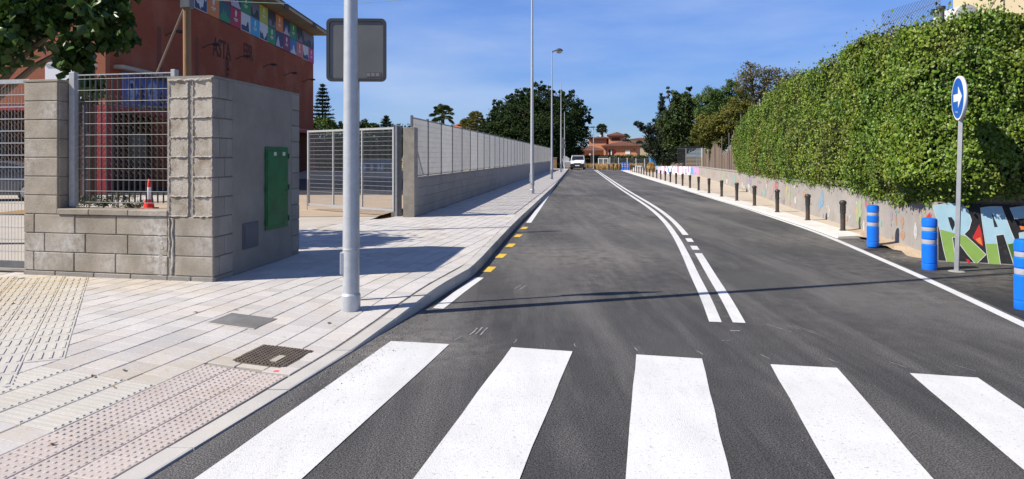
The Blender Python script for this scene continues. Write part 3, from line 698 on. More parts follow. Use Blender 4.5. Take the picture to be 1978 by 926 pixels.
MB().box(.735, 1.095, -.032, -.025, .34, .63).build('hatch_panel', m_blugrey, d2, bevel=.004)
# the barred panel in the window opening
fp = thing('window_fence', 'galvanised steel bar fence panel standing in the opening of the block wall', 'fence', (*(A0 + EN * .16), Z0), ea)
MB().box(.575, .66, -.03, .05, .90, 2.70).build('post', m_galv, fp, bevel=.005); MB().box(2.12, 2.185, -.03, .05, .90, 2.70).build('post', m_galv, fp, bevel=.005)
bar = MB().box(-.003, .003, -.0125, .0125, 0, 1.70).mesh('bar', flat('bar_shade_grey', (.07, .072, .075), .5)); rod = MB().tube((.66, 0, 0), (2.12, 0, 0), .003, n=6).mesh('rod', flat('rod_grey', (.27, .275, .28), .5))  # bars get a darker grey than the rods, for shade on their visible faces
nb = 17
for i in range(nb): obj('bar', bar, fp, (.705 + i * .0855, .01, .96))
for i in range(12): obj('rod', rod, fp, (0, -.0065, .965 + i * .149))
MB().box(.66, 2.12, -.004, .02, 2.655, 2.668).build('rail', m_galv, fp)
def chainlink(x0, x1, z0, z1, s, r, y=0.):
    mb = MB(); Wd_, Hh = x1 - x0, z1 - z0; n_ = int((Wd_ + Hh) / s)
    for i in range(n_ + 1):
        t_ = i * s
        for flip in (0, 1):
            a = (t_, 0) if t_ <= Wd_ else (Wd_, t_ - Wd_); b = (0, t_) if t_ <= Hh else (t_ - Hh, Hh)
            if flip: a, b = (Wd_ - a[0], a[1]), (Wd_ - b[0], b[1])
            mb.tube((x0 + a[0], y + .002 * flip, z0 + a[1]), (x0 + b[0], y + .002 * flip, z0 + b[1]), r, n=3, cap=False)
    return mb
m_net = flat('brown_wire', (.12, .085, .065), .7)
chainlink(.66, 2.12, 1.30, 2.42, .075, .0035, .05).build('wire_net', m_net, fp, kind='stuff')

# left gate leaf: frame, upright rods and flat cross bars
lg = thing('barred_gate', 'closed galvanised steel gate leaf cut by the left edge of the photograph', 'gate', (*(A0 + EN * .12), Z0), ea)
MB().box(-.075, -.02, -.02, .03, .06, 2.62).build('frame_post', m_galv, lg); MB().box(-2.6, -2.545, -.02, .03, .06, 2.62).build('frame_post', m_galv, lg)
MB().box(-2.545, -.075, -.02, .03, 2.565, 2.62).build('frame_rail', m_galv, lg); MB().box(-2.545, -.075, -.02, .03, .06, .15).build('frame_rail', m_galvd, lg)
gb = MB().box(-2.545, -.075, -.006, .006, -.006, .006).mesh('cross_bar', m_galv); gr = MB().tube((0, 0, .15), (0, 0, 2.565), .0025, n=5).mesh('upright_rod', m_galv)
for i in range(14): obj('cross_bar', gb, lg, (0, 0, .28 + i * .164))
for i in range(46): obj('upright_rod', gr, lg, (-.128 - i * .053, .009, 0))
chainlink(-2.5, -.08, 1.2, 2.3, .075, .0035, .06).build('wire_net', m_net, lg, kind='stuff')

# ================================================================== OPEN ENTRANCE GATE AND THE LONG FENCE
g0, g1 = Vector((-3.12, 18.15)), Vector((-6.15, 20.6)); gd = (g1 - g0).normalized(); gl = (g1 - g0).length
og = thing('entrance_gate', 'open galvanised mesh gate leaf swung inward beside the tall steel post', 'gate', (*g0, .13), math.atan2(gd.y, gd.x))
for s in (0, gl - .06): MB().box(s, s + .06, -.03, .03, .12 - .02 * (s > 1), 2.36).build('frame_post', m_galv, og, bevel=.004)
MB().box(.06, gl - .06, -.025, .025, 2.30, 2.355).build('frame_rail', m_galv, og); MB().box(.06, gl - .06, -.025, .025, .12, .175).build('frame_rail', m_galv, og)
for s in (gl * .345, gl * .68): MB().box(s - .02, s + .02, -.02, .02, .175, 2.30).build('stile', m_galv, og)
cb = MB().tube((.06, 0, 0), (gl - .06, 0, 0), .0042, n=5).mesh('cross_bar', m_galv); ur = MB().tube((0, 0, .175), (0, 0, 2.30), .0032, n=4).mesh('upright_rod', m_galv)
for i in range(17): obj('cross_bar', cb, og, (0, -.006, .29 + i * .1215))
for i in range(int((gl - .14) / .05)): obj('upright_rod', ur, og, (.085 + i * .05, .003, 0))
MB().tube((gl - .03, .05, -.06), (gl - .03, .05, .9), .009, n=6).build('drop_bolt', m_galvd, og)
MB().box(gl - .02, gl + .06, -.06, -.02, 1.15, 1.25).build('lock', m_galvd, og, bevel=.01)
gp = thing('gate_post', 'tall dark steel channel post between the open gate and the block pier', 'post', (-2.98, 18.02, .13), .11)
MB().box(-.10, -.045, -.09, .09, -.05, 2.4).build('channel', m_galv, gp); MB().box(-.045, .07, -.06, .08, -.05, 2.38).build('post', m_galvd, gp); MB().box(-.2, -.1, -.05, .05, -.05, .11).build('foot', m_mortar, gp)
FA = math.atan2(1, .112); FD = Vector((.112, 1)).normalized(); F0 = Vector((fx(17.7), 17.7)); FN = Vector((-FD.y, FD.x))   # FN points into the yard
m_dim = M('fence_block', (.37, .35, .325), (.31, .295, .275), scale=1.4, rough=.95, bump=.4, bscale=60, rand=.06, fine=.06, stain=(1.2, .54, .76, .5), stainc=(.24, .225, .205))
gpier = thing('gate_pier', 'slim concrete block pier at the near end of the long mesh fence', 'wall', (*F0, .13), FA)
MB().box(-.006, .36, .004, .30, -.05, 2.33).build('core', m_mortar, gpier)
for i in range(9):
    z0 = .02 + i * .2575
    obj('concrete_block', boxmesh((.365, .125, .25), m_dim, .006), gpier, (.177, .06, z0 + .128)); obj('concrete_block', boxmesh((.365, .165, .25), m_dim, .006), gpier, (.177, .209, z0 + .128))
FL = 67.0
lw = thing('boundary_wall', 'long low concrete block wall running along the left pavement under the mesh fence', 'wall', (*F0, .13), FA)
MB().box(.36, 15.9, .012, .22, -.05, .98).build('core', m_mortar, lw)
MB().box(15.9, FL, .004, .22, -.05, .98).build('far_wall', m_dim, lw)
for r in range(4):
    s = .36
    first = True
    while s < 15.8:
        e = min(s + (.25 if (r % 2 and first) else .5), 15.9); first = False
        obj('concrete_block', boxmesh((e - s - .004, .1, .238), m_dim, .004), lw, ((s + e) / 2, .05 + rnd.uniform(-.0015, .0015), .005 + r * .245 + .122)); s = e
s = .36
while s < FL:
    e = min(s + (1. if s < 16 else 6.), FL); MB().box(s + .002, e - .002, -.012, .235, .982, 1.03).build('coping', m_conc, lw, bevel=.006); s = e
mf = thing('mesh_fence', 'long galvanised grating fence standing on the low boundary wall along the left pavement', 'fence', (*(F0 + FN * .10), 1.16), FA)
m_grat = M('grating', (.47, .48, .49), (.41, .42, .43), scale=3, rough=.55, metal=.35, rand=.07)
PW = 1.755; npan = int((FL - .6) / PW)
pan = MB()
for i in range(26): pan.box(.055 + i * .0653, .0575 + i * .0653, -.0135, .0135, .045, 1.56)
for i in range(11): pan.tube((.03, 0, .08 + i * .147), (PW - .03, 0, .08 + i * .147), .003, n=4, cap=False)
pan.box(.03, PW - .03, -.008, .008, 1.56, 1.58); pan.box(.03, PW - .03, -.008, .008, .03, .045)
panm = pan.mesh('grating_panel', m_grat)
post = MB().box(-.03, .03, -.03, .03, -.13, 1.62).mesh('post', m_galvd); base = MB().box(-.07, .07, -.06, .06, -.132, -.118).mesh('base_plate', m_galvd)
for i in range(npan + 1):
    p = obj('post', post, mf, (.12 + i * PW, 0, 0)); obj('base_plate', base, p)
    if i < npan: obj('grating_panel', panm, mf, (.12 + i * PW, 0, 0))

# ================================================================== STREET LAMPS
m_lampd = flat('lamp_grey', (.07, .075, .08), .45, .3); m_lampg = flat('lamp_glass', (.5, .5, .48), .2)
def lamp(label, x, y, h, r0, r1, head, box=False, name='street_lamp'):
    t = thing(name, label, 'street lamp', (x, y, zf(x, y) if x < kx(y) else .05), 0, 'street lamps along the left kerb')
    MB().path([(0, 0, -.05), (0, 0, h * .4), (0, 0, h)], [r0, r0 * .62 + r1 * .38, r1], 24).build('pole', m_galvpole, t, smooth=40)
    MB().lathe([(r0 + .012, -.04), (r0 + .014, .16), (r0 + .002, .18)], 24).build('collar', m_galvpole, t, smooth=30)
    if box:
        o = []; ring = MB(); n_ = 24; fs = []
        for i in range(n_):
            a = 2 * math.pi * i / n_; q = rnd.uniform(.002, .006)
            for (rr_, dz) in ((.0, -.012), (q, -.004), (q, .004), (.0, .012)): o.append(((r0 + rr_) * .975 * math.cos(a), (r0 + rr_) * .975 * math.sin(a), .66 + dz + rnd.uniform(-.003, .003) + .018 * math.cos(a - 1.2)))
        for i in range(n_):
            for k in range(3): fs.append((i * 4 + k, (i + 1) % n_ * 4 + k, (i + 1) % n_ * 4 + k + 1, i * 4 + k + 1))
        ring.add(o, fs).build('weld_seam', m_galvpole, t, smooth=True)
        b = MB().box(-r0 - .022, -r0 + .03, -.05, .05, .38, .61).build('access_box', m_galvpole, t, rz=R(10), bevel=.008, seg=2); MB().cbox((-r0 - .024, 0, .56), (.006, .014, .014)).build('screw', m_galvd, b)
    else:
        MB().box(-r0 - .02, -r0 + .02, -.05, .05, .5, .85).build('access_box', m_galvpole, t, bevel=.006); MB().box(r0 - .02, r0 + .012, -.02, .02, .35, .7).build('conduit', m_galvd, t)
    if head:
        hd = MB(); hd.path([(0, 0, h - .12), (.16, 0, h - .02), (.34, 0, h)], .04, 8).build('arm', m_lampd, t, smooth=True)
        MB().lathe([(.06, .16), (.2, .1), (.27, .0), (.25, -.04)], 18, (.52, 0, h)).build('lamp_hood', m_lampd, t, smooth=40); MB().lathe([(.245, -.04), (.2, -.13), (.09, -.19)], 18, (.52, 0, h)).build('lamp_glass', m_lampg, t, smooth=40)
    return t
lamp('nearest thick galvanised lamp pole with a small access box before the sign back', -1.71, 7.25, 9.2, .088, .04, True, True)
lamp('second lamp pole from the crossing, at the kerb, top out of view', .86, 29.2, 9.2, .085, .035, True)
lamp('galvanised street lamp with the only visible round dark lamp head at its top', 2.81, 48.2, 9.05, .085, .032, True)
lamp('bare lamp pole without a head, just left of the white van', 4.95, 69.0, 9.1, .085, .03, False)
lamp('farthest bare lamp pole of the left kerb, thin in front of the dark round tree', 6.8, 88.5, 7.4, .08, .03, False)

# ================================================================== SIGNS
m_signback = M('sign_back', (.155, .158, .162), (.13, .133, .138), scale=3, rough=.5, metal=.2); m_signrim = flat('sign_rim', (.05, .052, .055), .45)
m_post = M('sign_post', (.42, .43, .44), (.34, .35, .36), scale=9, rough=.45, metal=.6)
sb = thing('traffic_sign', 'grey back of a square rounded traffic sign partly hidden by the near lamp pole', 'sign', (-1.735, 7.63, .13), R(2))
MB().box(-.03, .03, -.02, .02, -.05, 3.08).build('post', m_post, sb, bevel=.004)
def rrect(x0, x1, z0, z1, r, n=5):
    pts = []
    for cx_, cz_, a0 in ((x1 - r, z1 - r, 0), (x0 + r, z1 - r, 90), (x0 + r, z0 + r, 180), (x1 - r, z0 + r, 270)):
        for k in range(n + 1): a = R(a0 + 90 * k / n); pts.append((cx_ + r * math.cos(a), cz_ + r * math.sin(a)))
    return pts
pl = rrect(-.32, .33, 2.41, 3.10, .05)
PLT = MB().extr([(x, -.036, z) for x, z in rrect(-.29, .30, 2.44, 3.07, .035)], (0, .018, 0)).build('plate', m_signback, sb)
rim = MB(); out, inn = rrect(-.325, .335, 2.405, 3.105, .055), rrect(-.292, .302, 2.438, 3.072, .036); n_ = len(out)
for y0, fl in ((-.046, 0), (-.008, 1)): pass
rim.add([(x, -.047, z) for x, z in out] + [(x, -.047, z) for x, z in inn] + [(x, -.016, z) for x, z in out] + [(x, -.016, z) for x, z in inn],
        [(i, (i + 1) % n_, n_ + (i + 1) % n_, n_ + i) for i in range(n_)] + [(2 * n_ + i, 3 * n_ + i, 3 * n_ + (i + 1) % n_, 2 * n_ + (i + 1) % n_) for i in range(n_)]
        + [(i, 2 * n_ + i, 2 * n_ + (i + 1) % n_, (i + 1) % n_) for i in range(n_)] + [(n_ + i, n_ + (i + 1) % n_, 3 * n_ + (i + 1) % n_, 3 * n_ + i) for i in range(n_)])
rim.build('rim', m_signrim, sb)
MB().extr([(x, -.017, z) for x, z in pl], (0, .004, 0)).build('face', flat('sign_face', (.05, .15, .5)), sb)
st = obj('maker_label', MB().box(.115, .28, -.0385, -.036, 2.455, 2.51).mesh('maker_label', flat('label_grey', (.10, .1, .1))), PLT)
for i in range(3): obj('label_print', MB().box(.12 + i * .05, .155 + i * .05, -.0395, -.0385, 2.465, 2.50).mesh('label_print', flat('label_print', (.2, .2, .2))), PLT)

asn = thing('arrow_sign', 'round blue traffic sign with a white arrow pointing right, on a slim grey post', 'sign', (6.57, 10.1, .0), 0)
MB().path([(0, 0, -.05), (.075, 0, 2.62)], .04, 4).build('post', m_post, asn)
MB().lathe([(.12, 0), (.1, .012), (.05, .02)], 12).build('footing', m_conc, asn)
SN = Vector((math.cos(R(161)), math.sin(R(161)), 0)); SR = Vector((SN.y * -1, SN.x, 0)) * -1      # SR: the reader's right
SR = Vector((0, 0, 1)).cross(SN); ctr = Vector((.07, 0, HZ(190, 10.1))) + SN * .045; rad = .325
def disc(r0, d0, d1, mat, name, n=40, par=asn):
    return MB().extr([ctr + SN * d0 + (SR * math.cos(2 * math.pi * k / n) + Vector((0, 0, 1)) * math.sin(2 * math.pi * k / n)) * r0 for k in range(n)], SN * (d1 - d0)).build(name, mat, par)
m_sblue = M('sign_blue', (.01, .10, .46), (.012, .12, .5), scale=4, rough=.35); m_swhite = flat('sign_white', (.78, .78, .77), .35)
disc(rad, -.02, .0, m_swhite, 'rim'); disc(rad - .028, -.001, .003, m_sblue, 'blue_face')
# the plate's rolled flange
fl = MB(); n_ = 40; o = []
for k in range(n_):
    q = SR * math.cos(2 * math.pi * k / n_) + Vector((0, 0, 1)) * math.sin(2 * math.pi * k / n_)
    o += [ctr + q * rad + SN * -.001, ctr + q * (rad + .006) + SN * -.01, ctr + q * (rad + .002) + SN * -.045, ctr + q * (rad - .012) + SN * -.045]
fl.add(o, [(k * 4 + j, (k + 1) % n_ * 4 + j, (k + 1) % n_ * 4 + j + 1, k * 4 + j + 1) for k in range(n_) for j in range(3)]).build('flange', m_swhite, asn, smooth=True)
arrow = [(-.20, -.045), (.035, -.045), (.035, -.15), (.225, .01), (.035, .17), (.035, .065), (-.20, .065)]
MB().extr([ctr + SN * .0035 + SR * x + Vector((0, 0, z)) for x, z in arrow], SN * .002).build('white_arrow', m_swhite, asn)
MB().extr([ctr + SN * .0035 + SR * x + Vector((0, 0, z)) for x, z in ((-.12, -.2), (.02, -.21), (.02, -.202), (-.12, -.193))], SN * .001).build('scratch', m_swhite, asn)

# ================================================================== BOLLARDS
m_bblue = M('blue_plastic', (.006, .15, .70), (.008, .165, .74), scale=5, rough=.28, spec=.5, stain=(6, .54, .72, .55), stainc=(.05, .14, .42)); m_refl = M('reflective_band', (.40, .40, .41), (.34, .34, .36), scale=20, rough=.4)
def blue_bollard(label, x, y, z=0., group=None):
    t = thing('blue_bollard', label, 'bollard', (x, y, z), rnd.uniform(0, 6), group)
    r = .105
    MB().lathe([(r * .98, 0), (r, .02), (r, .085), (r * .95, .09), (r * .95, .10), (r, .105), (r, .37), (r * .94, .378), (r * .94, .462), (r, .47), (r, .565), (r * .94, .573), (r * .94, .645), (r, .653), (r, .735), (r * .93, .765), (r * .7, .775)][0:17], 28).build('body', m_bblue, t, smooth=35)
    for z0, z1 in ((.388, .452), (.583, .637)): MB().lathe([(r * .945, z0), (r * .95, z0 + .003), (r * .95, z1 - .003), (r * .945, z1)], 28).build('reflective_band', m_refl, t, smooth=35)
    return t
b0 = blue_bollard('blue plastic bollard with two pale bands right beside the foot of the arrow sign', 6.28, 10.28, .004, 'blue bollards beside the graffiti wall')
dup(b0, (6.75, 12.78, .02), 'blue plastic bollard standing nearest to the row of black iron bollards', 1.)
dup(b0, (5.72, 7.62, .004), 'blue plastic bollard cut off by the right edge of the photograph', 2.)
m_biron = M('bollard_iron', (.045, .045, .047), (.06, .055, .05), scale=9, rough=.55, metal=.3, fine=.15); m_rust = M('rusty_iron', (.075, .052, .042), (.045, .042, .04), scale=8, rough=.8, fine=.2, fscale=40)
def iron_bollard(label, x, y, z, name='iron_bollard'):
    t = thing(name, label, 'bollard', (x, y, z), 0, 'black iron bollards along the right pavement')
    s = .67 / .67
    MB().lathe([(.072, 0), (.072, .015), (.052, .02), (.052, .26)], 16).build('rusty_foot', m_rust, t, smooth=35)
    MB().lathe([(.053, .255), (.053, .385), (.066, .39), (.066, .415), (.055, .42), (.057, .57), (.07, .575), (.074, .60), (.078, .625), (.062, .655), (.03, .67)], 16).build('shaft', m_biron, t, smooth=35)
    fm = MB()
    for k in range(8): a = math.pi * k / 4; fm.cbox((.057 * math.cos(a), .057 * math.sin(a), .495), (.012, .012, .12))
    fm.build('fluting', m_biron, t)
    return t
ords = 'nearest second third fourth fifth sixth seventh eighth ninth tenth eleventh twelfth thirteenth fourteenth fifteenth sixteenth seventeenth eighteenth nineteenth twentieth twenty-first twenty-second twenty-third twenty-fourth twenty-fifth'.split()
ib = None
spots = [(7.36, 15.2), (7.66, 17.7), (7.88, 20.3), (8.16, 23.0), (8.42, 25.6), (8.65, 28.2), (8.88, 30.8)] + [(9.12 + .1 * 2.62 * k, 33.4 + 2.62 * k) for k in range(18)]
for i, (x, y) in enumerate(spots):
    lab = 'nearest black iron bollard with a rust brown foot, beside the farther blue bollard' if i == 0 else f'{ords[i]} black iron bollard of the right pavement row counted from the near end'
    if ib is None: ib = iron_bollard(lab, x, y, .062)
    else: dup(ib, (x, y, .062), lab)
for i, (px, lab) in enumerate(((1203.4, 'leftmost of the three far blue bollards at the end of the road'), (1207.6, 'middle one of the three far blue bollards at the end of the road'), (1211.8, 'rightmost of the three far blue bollards at the end of the road'))):
    b = dup(b0, (XD(px, 84), 84 - i * .3, .0), lab); b['group'] = 'blue bollards at the far end'; b.scale = (1.25, 1.25, 1.25)
for i, (px, lab) in enumerate(((1176, 'dark bollard farthest left at the end of the road, by the white gate'), (1184.6, 'second dark bollard from the white gate at the end of the road'), (1192.6, 'third dark bollard from the white gate at the end of the road'), (1198.6, 'dark bollard next to the far blue bollards, on their left'))):
    b = dup(ib, (XD(px, 87), 87, .0), lab); b['group'] = 'dark bollards at the end of the road'; b.scale = (1.5, 1.5, 1.15)
# ================================================================== THE GRAFFITI WALL ON THE RIGHT
from mathutils.geometry import tessellate_polygon
m_wallg = M('weathered_wall', (.36, .335, .315), (.29, .27, .255), scale=1.6, rough=.92, bump=.3, bscale=40, fine=.08, stain=(2.2, .55, .75, .5), stainc=(.2, .185, .18))
def paint(name, c):
    c = tuple(.85 * v + .15 * w for v, w in zip(c, (.34, .315, .295)))
    return M(name, c, tuple(v * .5 + .15 for v in c), scale=5, rough=.8, stain=(7, .47, .66, .8), stainc=(.34, .315, .295))
fade = lambda c: tuple(.62 * v + .38 * w for v, w in zip(c, (.34, .315, .295)))
pc = {'green': paint('faded_green', (.30, .42, .16)), 'yellow': paint('faded_yellow', (.55, .38, .08)), 'blue': paint('faded_blue', (.10, .30, .5)), 'white': paint('faded_white', (.6, .6, .59)),
      'crimson': paint('faded_crimson', (.42, .05, .10)), 'orange': paint('faded_orange', (.48, .2, .06)), 'purple': paint('faded_purple', (.24, .18, .40)), 'pink': paint('faded_pink', (.5, .25, .3)), 'teal': paint('faded_teal', (.15, .42, .38)), 'grey': paint('faded_grey', (.17, .17, .175))}
WP = [Vector(p) for p in ((13, 8.47), (6.9, 11.1), (7.84, 15.5), (8.4, 19), (9.8, 26), (11.6, 35), (14.2, 48.5), (16.4, 60))]
rw = thing('graffiti_wall', 'low weathered wall with faded painted flowers and letters under the ivy hedge on the right', 'wall', (0, 0, 0))
WT = [.96, .96, .95, .95, .93, .90, .84, .80]
for i in range(len(WP) - 1):
    a, b = WP[i], WP[i + 1]; t_ = (b - a).normalized(); n_ = Vector((t_.y, -t_.x))      # n_ = behind the wall
    if n_.x + n_.y < 0: n_ = -n_
    e = n_ * .3; q = [a, b, b + e, a + e]; z0, z1 = WT[i], WT[i + 1]
    MB().add([(*p, -.1) for p in q] + [(*q[0], z0), (*q[1], z1), (*q[2], z1), (*q[3], z0)], [(0, 1, 2, 3), (4, 5, 6, 7), (0, 1, 5, 4), (1, 2, 6, 5), (2, 3, 7, 6), (3, 0, 4, 7)]).build('wall_section', m_wallg, rw)
    if i >= 3:
        MB().add([(*(p - n_ * .03 if k < 2 else p + n_ * .03), (z0, z1, z1, z0)[k] + .002) for k, p in enumerate(q)] + [(*(p - n_ * .03 if k < 2 else p + n_ * .03), (z0, z1, z1, z0)[k] + .06) for k, p in enumerate(q)], [(0, 1, 2, 3), (4, 5, 6, 7), (0, 1, 5, 4), (1, 2, 6, 5), (2, 3, 7, 6), (3, 0, 4, 7)]).build('coping', m_conc, rw)
def onwall(i, px, py, off=.004):
    """where the sight line of a photo pixel meets wall section i"""
    a, b = WP[i], WP[i + 1]; t_ = (b - a).normalized(); k = (px - 989) / FPX
    s = (a.y * k - a.x) / (t_.x - t_.y * k); p = a + t_ * s; n_ = Vector((t_.y, -t_.x))
    if n_.x + n_.y > 0: n_ = -n_
    return Vector((p.x + n_.x * off, p.y + n_.y * off, HZ(py, p.y)))
def wpoly(name, i, pts, mat, off=.004): return MB().poly([onwall(i, x, y, off) for x, y in pts]).build(name, mat, rw)
def blob(cx_, cy_, rx_, ry_, k=11, am=.3): return [(cx_ + math.cos(2 * math.pi * j / k) * rx_ * .75 * (1 + 1.5 * am * rnd.uniform(-1, 1)), cy_ + math.sin(2 * math.pi * j / k) * ry_ * (1 + am * rnd.uniform(-1, 1))) for j in range(k)]
# faded paintings, section by section
def petal(cx_, cy_, ang_, ln, w): 
    c, s = math.cos(ang_), math.sin(ang_); return [(cx_ + c * u_ - s * v_ , cy_ + (s * u_ + c * v_)) for u_, v_ in ((0, -w * .3), (ln * .35, -w), (ln * .8, -w * .8), (ln, 0), (ln * .8, w * .8), (ln * .35, w), (0, w * .3))]
for an in (R(-118), R(-62), R(62), R(118), R(180), R(0)):
    wpoly('painted_petal', 1, [(1656 + (x - 1656) * .55, y) for x, y in petal(1656, 411, an, 30 if abs(math.sin(an)) > .3 else 18, 8)], pc['green'], .004 + .0004 * (an + 3))
wpoly('flower_centre', 1, blob(1656, 408, 3, 7, 9, .15), pc['yellow'], .008)
wpoly('painted_tulip', 1, [(1671, 388), (1676, 392), (1681, 387), (1681, 400), (1676, 406), (1671, 399)], pc['crimson'], .005)
for (i, cx_, cy_, rx_, ry_, c) in ((1, 1636, 403, 4, 9, 'white'), (1, 1626, 400, 3, 8, 'blue'), (1, 1701, 432, 4, 5, 'teal'), (1, 1669, 437, 3, 11, 'white'), (1, 1743, 429, 4, 12, 'orange'), (1, 1769, 447, 5, 16, 'white'), (1, 1744, 455, 5, 10, 'orange'), (1, 1722, 418, 3, 9, 'purple'), (1, 1731, 425, 3, 10, 'orange'),
        (1, 1779, 421, 3, 8, 'yellow'), (1, 1790, 422, 2.5, 8, 'orange'), (1, 1797, 418, 5, 7, 'crimson'), (2, 1588, 386, 5, 17, 'blue'), (2, 1583, 396, 3, 10, 'blue'), (2, 1601, 410, 3, 13, 'white'), (3, 1553, 376, 3, 7, 'orange'), (3, 1525, 375, 4, 12, 'green'), (3, 1537, 386, 3, 8, 'white'), (3, 1500, 361, 4, 13, 'crimson'), (3, 1492, 368, 3, 8, 'pink'),
        (3, 1506, 375, 3, 7, 'white'), (3, 1520, 368, 3, 9, 'yellow'), (4, 1449, 350, 3, 10, 'purple'), (4, 1446, 361, 3, 7, 'white'), (4, 1434, 358, 1.5, 6, 'white'), (4, 1481, 360, 1.5, 6, 'white'), (4, 1462, 358, 2, 8, 'pink'), (4, 1476, 372, 3, 6, 'teal'), (4, 1440, 371, 3, 5, 'yellow'), (5, 1419, 346, 3, 9, 'teal'), (5, 1397, 342, 3, 8, 'green'), (5, 1379, 338, 2, 7, 'orange'), (5, 1426, 354, 2, 7, 'orange'), (5, 1404, 350, 2, 5, 'white'),
        (3, 1513, 390, 5, 5, 'grey'), (4, 1467, 352, 5, 3, 'grey'), (4, 1455, 343, 4, 2, 'grey')):
    wpoly('paint_patch', i, blob(cx_, cy_, rx_, ry_), pc[c], .0045 + .001 * rnd.random())
for k in range(46):                                          # small strokes, drips and flakes of colour
    i = rnd.choice((1, 1, 1, 2, 2, 3, 3, 4)); x0, x1, ya, yb = {1: (1665, 1800, 405, 470), 2: (1565, 1655, 392, 430), 3: (1495, 1560, 358, 405), 4: (1432, 1490, 342, 378)}[i]
    wpoly('paint_fleck', i, blob(rnd.uniform(x0, x1), rnd.uniform(ya, yb), rnd.uniform(.6, 2), rnd.uniform(1.5, 6), 7, .5), pc[rnd.choice(['white', 'white', 'grey', 'orange', 'purple', 'pink', 'teal', 'yellow'])], .006 + .001 * rnd.random())
# the big letters on the return facing the crossing
m_blk = M('graffiti_black', (.012, .012, .014), (.03, .03, .032), scale=4, rough=.7, stain=(6, .58, .72, .5), stainc=(.1, .095, .09))
m_lb = M('graffiti_sky', (.40, .60, .69), (.34, .53, .62), scale=6, rough=.6); m_gr = M('graffiti_green', (.27, .43, .10), (.23, .37, .085), scale=6, rough=.6); m_ol = flat('graffiti_outline', (.66, .68, .66)); m_rd = flat('graffiti_red', (.55, .03, .03)); m_or = flat('graffiti_orange', (.75, .2, .05)); m_dg = flat('graffiti_dark_green', (.06, .15, .035))
def z7(pts): return [(1700 + x / 3.561, 360 + y / 3.561) for x, y in pts]
ad = (WP[0] - WP[1]).normalized()
q0, q1 = WP[1] + ad * .02, WP[0]; nf_ = Vector((-.396, -.919))
MB().quad((*(q0 + nf_ * .003), .02), (*(q1 + nf_ * .003), .02), (*(q1 + nf_ * .003), .955), (*(q0 + nf_ * .003), .955)).build('black_ground', m_blk, rw)
def clip(pts, keep):
    o = []
    for i in range(len(pts)):
        a, b = pts[i - 1], pts[i]; fa, fb = keep(a), keep(b)
        if (fa > 0) != (fb > 0): t_ = fa / (fa - fb); o.append((a[0] + (b[0] - a[0]) * t_, a[1] + (b[1] - a[1]) * t_))
        if fb > 0: o.append(b)
    return o
def letter(pts, split, holes=(), line=True):
    tri = tessellate_polygon([[Vector((*p, 0)) for p in pts]])
    for key, m in ((lambda p: split(p[0]) - p[1], m_lb), (lambda p: p[1] - split(p[0]), m_gr)):
        mbL = MB()
        for t3 in tri:
            q = clip([pts[k] for k in t3], key)
            if len(q) > 2: mbL.poly([onwall(0, *p, .006) for p in z7(q)])
        if mbL.f: mbL.build('graffiti_letter', m, rw)
    ring = MB(); zz = z7(pts)
    for i in range(len(zz)):
        a, b = Vector(zz[i - 1]), Vector(zz[i]); 
        if (a - b).length < .1: continue
        t_ = (b - a).normalized(); w_ = Vector((-t_.y, t_.x)) * .55
        ring.quad(*[onwall(0, *p, .0075 + .0001 * i) for p in (a + w_ - t_ * .3, b + w_ + t_ * .3, b - w_ + t_ * .3, a - w_ - t_ * .3)])
    ring.build('letter_outline', m_ol, rw)
    for h in holes: wpoly('letter_hole', 0, z7(h), m_blk, .009)
letter([(362, 135), (450, 118), (560, 120), (605, 165), (628, 235), (612, 295), (578, 330), (650, 395), (728, 470), (660, 537), (600, 470), (545, 395), (512, 350), (497, 352), (522, 520), (460, 528), (435, 430), (410, 300)], lambda x: 296 + (x - 410) * .27, [[(466, 214), (490, 212), (510, 240), (512, 268), (497, 305), (482, 272)]])
letter([(690, 150), (760, 140), (835, 140), (868, 225), (900, 310), (935, 390), (958, 470), (962, 556), (925, 562), (890, 450), (850, 330), (795, 338), (812, 440), (828, 540), (750, 555), (735, 470), (725, 400), (705, 270)], lambda x: 396, [[(765, 178), (808, 278), (785, 281)]])
wpoly('letter_shade', 0, z7([(880, 402), (926, 388), (928, 545), (905, 480)]), m_dg, .0085)
letter([(892, 150), (1000, 135), (1150, 130), (1150, 205), (1060, 212), (925, 225)], lambda x: 400); letter([(955, 322), (1010, 312), (1150, 308), (1160, 560), (985, 570), (965, 430)], lambda x: 402)
wpoly('red_flash', 0, z7([(635, 355), (682, 260), (700, 330), (708, 415), (672, 390)]), m_rd, .0045); wpoly('orange_flash', 0, z7([(655, 365), (690, 350), (704, 408), (675, 388)]), m_or, .0055)
wpoly('orange_flash', 0, z7([(958, 272), (1010, 280), (1010, 298), (968, 300)]), m_or, .0055); wpoly('red_flash', 0, z7([(588, 500), (612, 505), (626, 540), (606, 530)]), m_rd, .0045)
wpoly('red_flash', 1, z7([(318, 215), (345, 180), (352, 232), (322, 238)]), m_rd, .006)
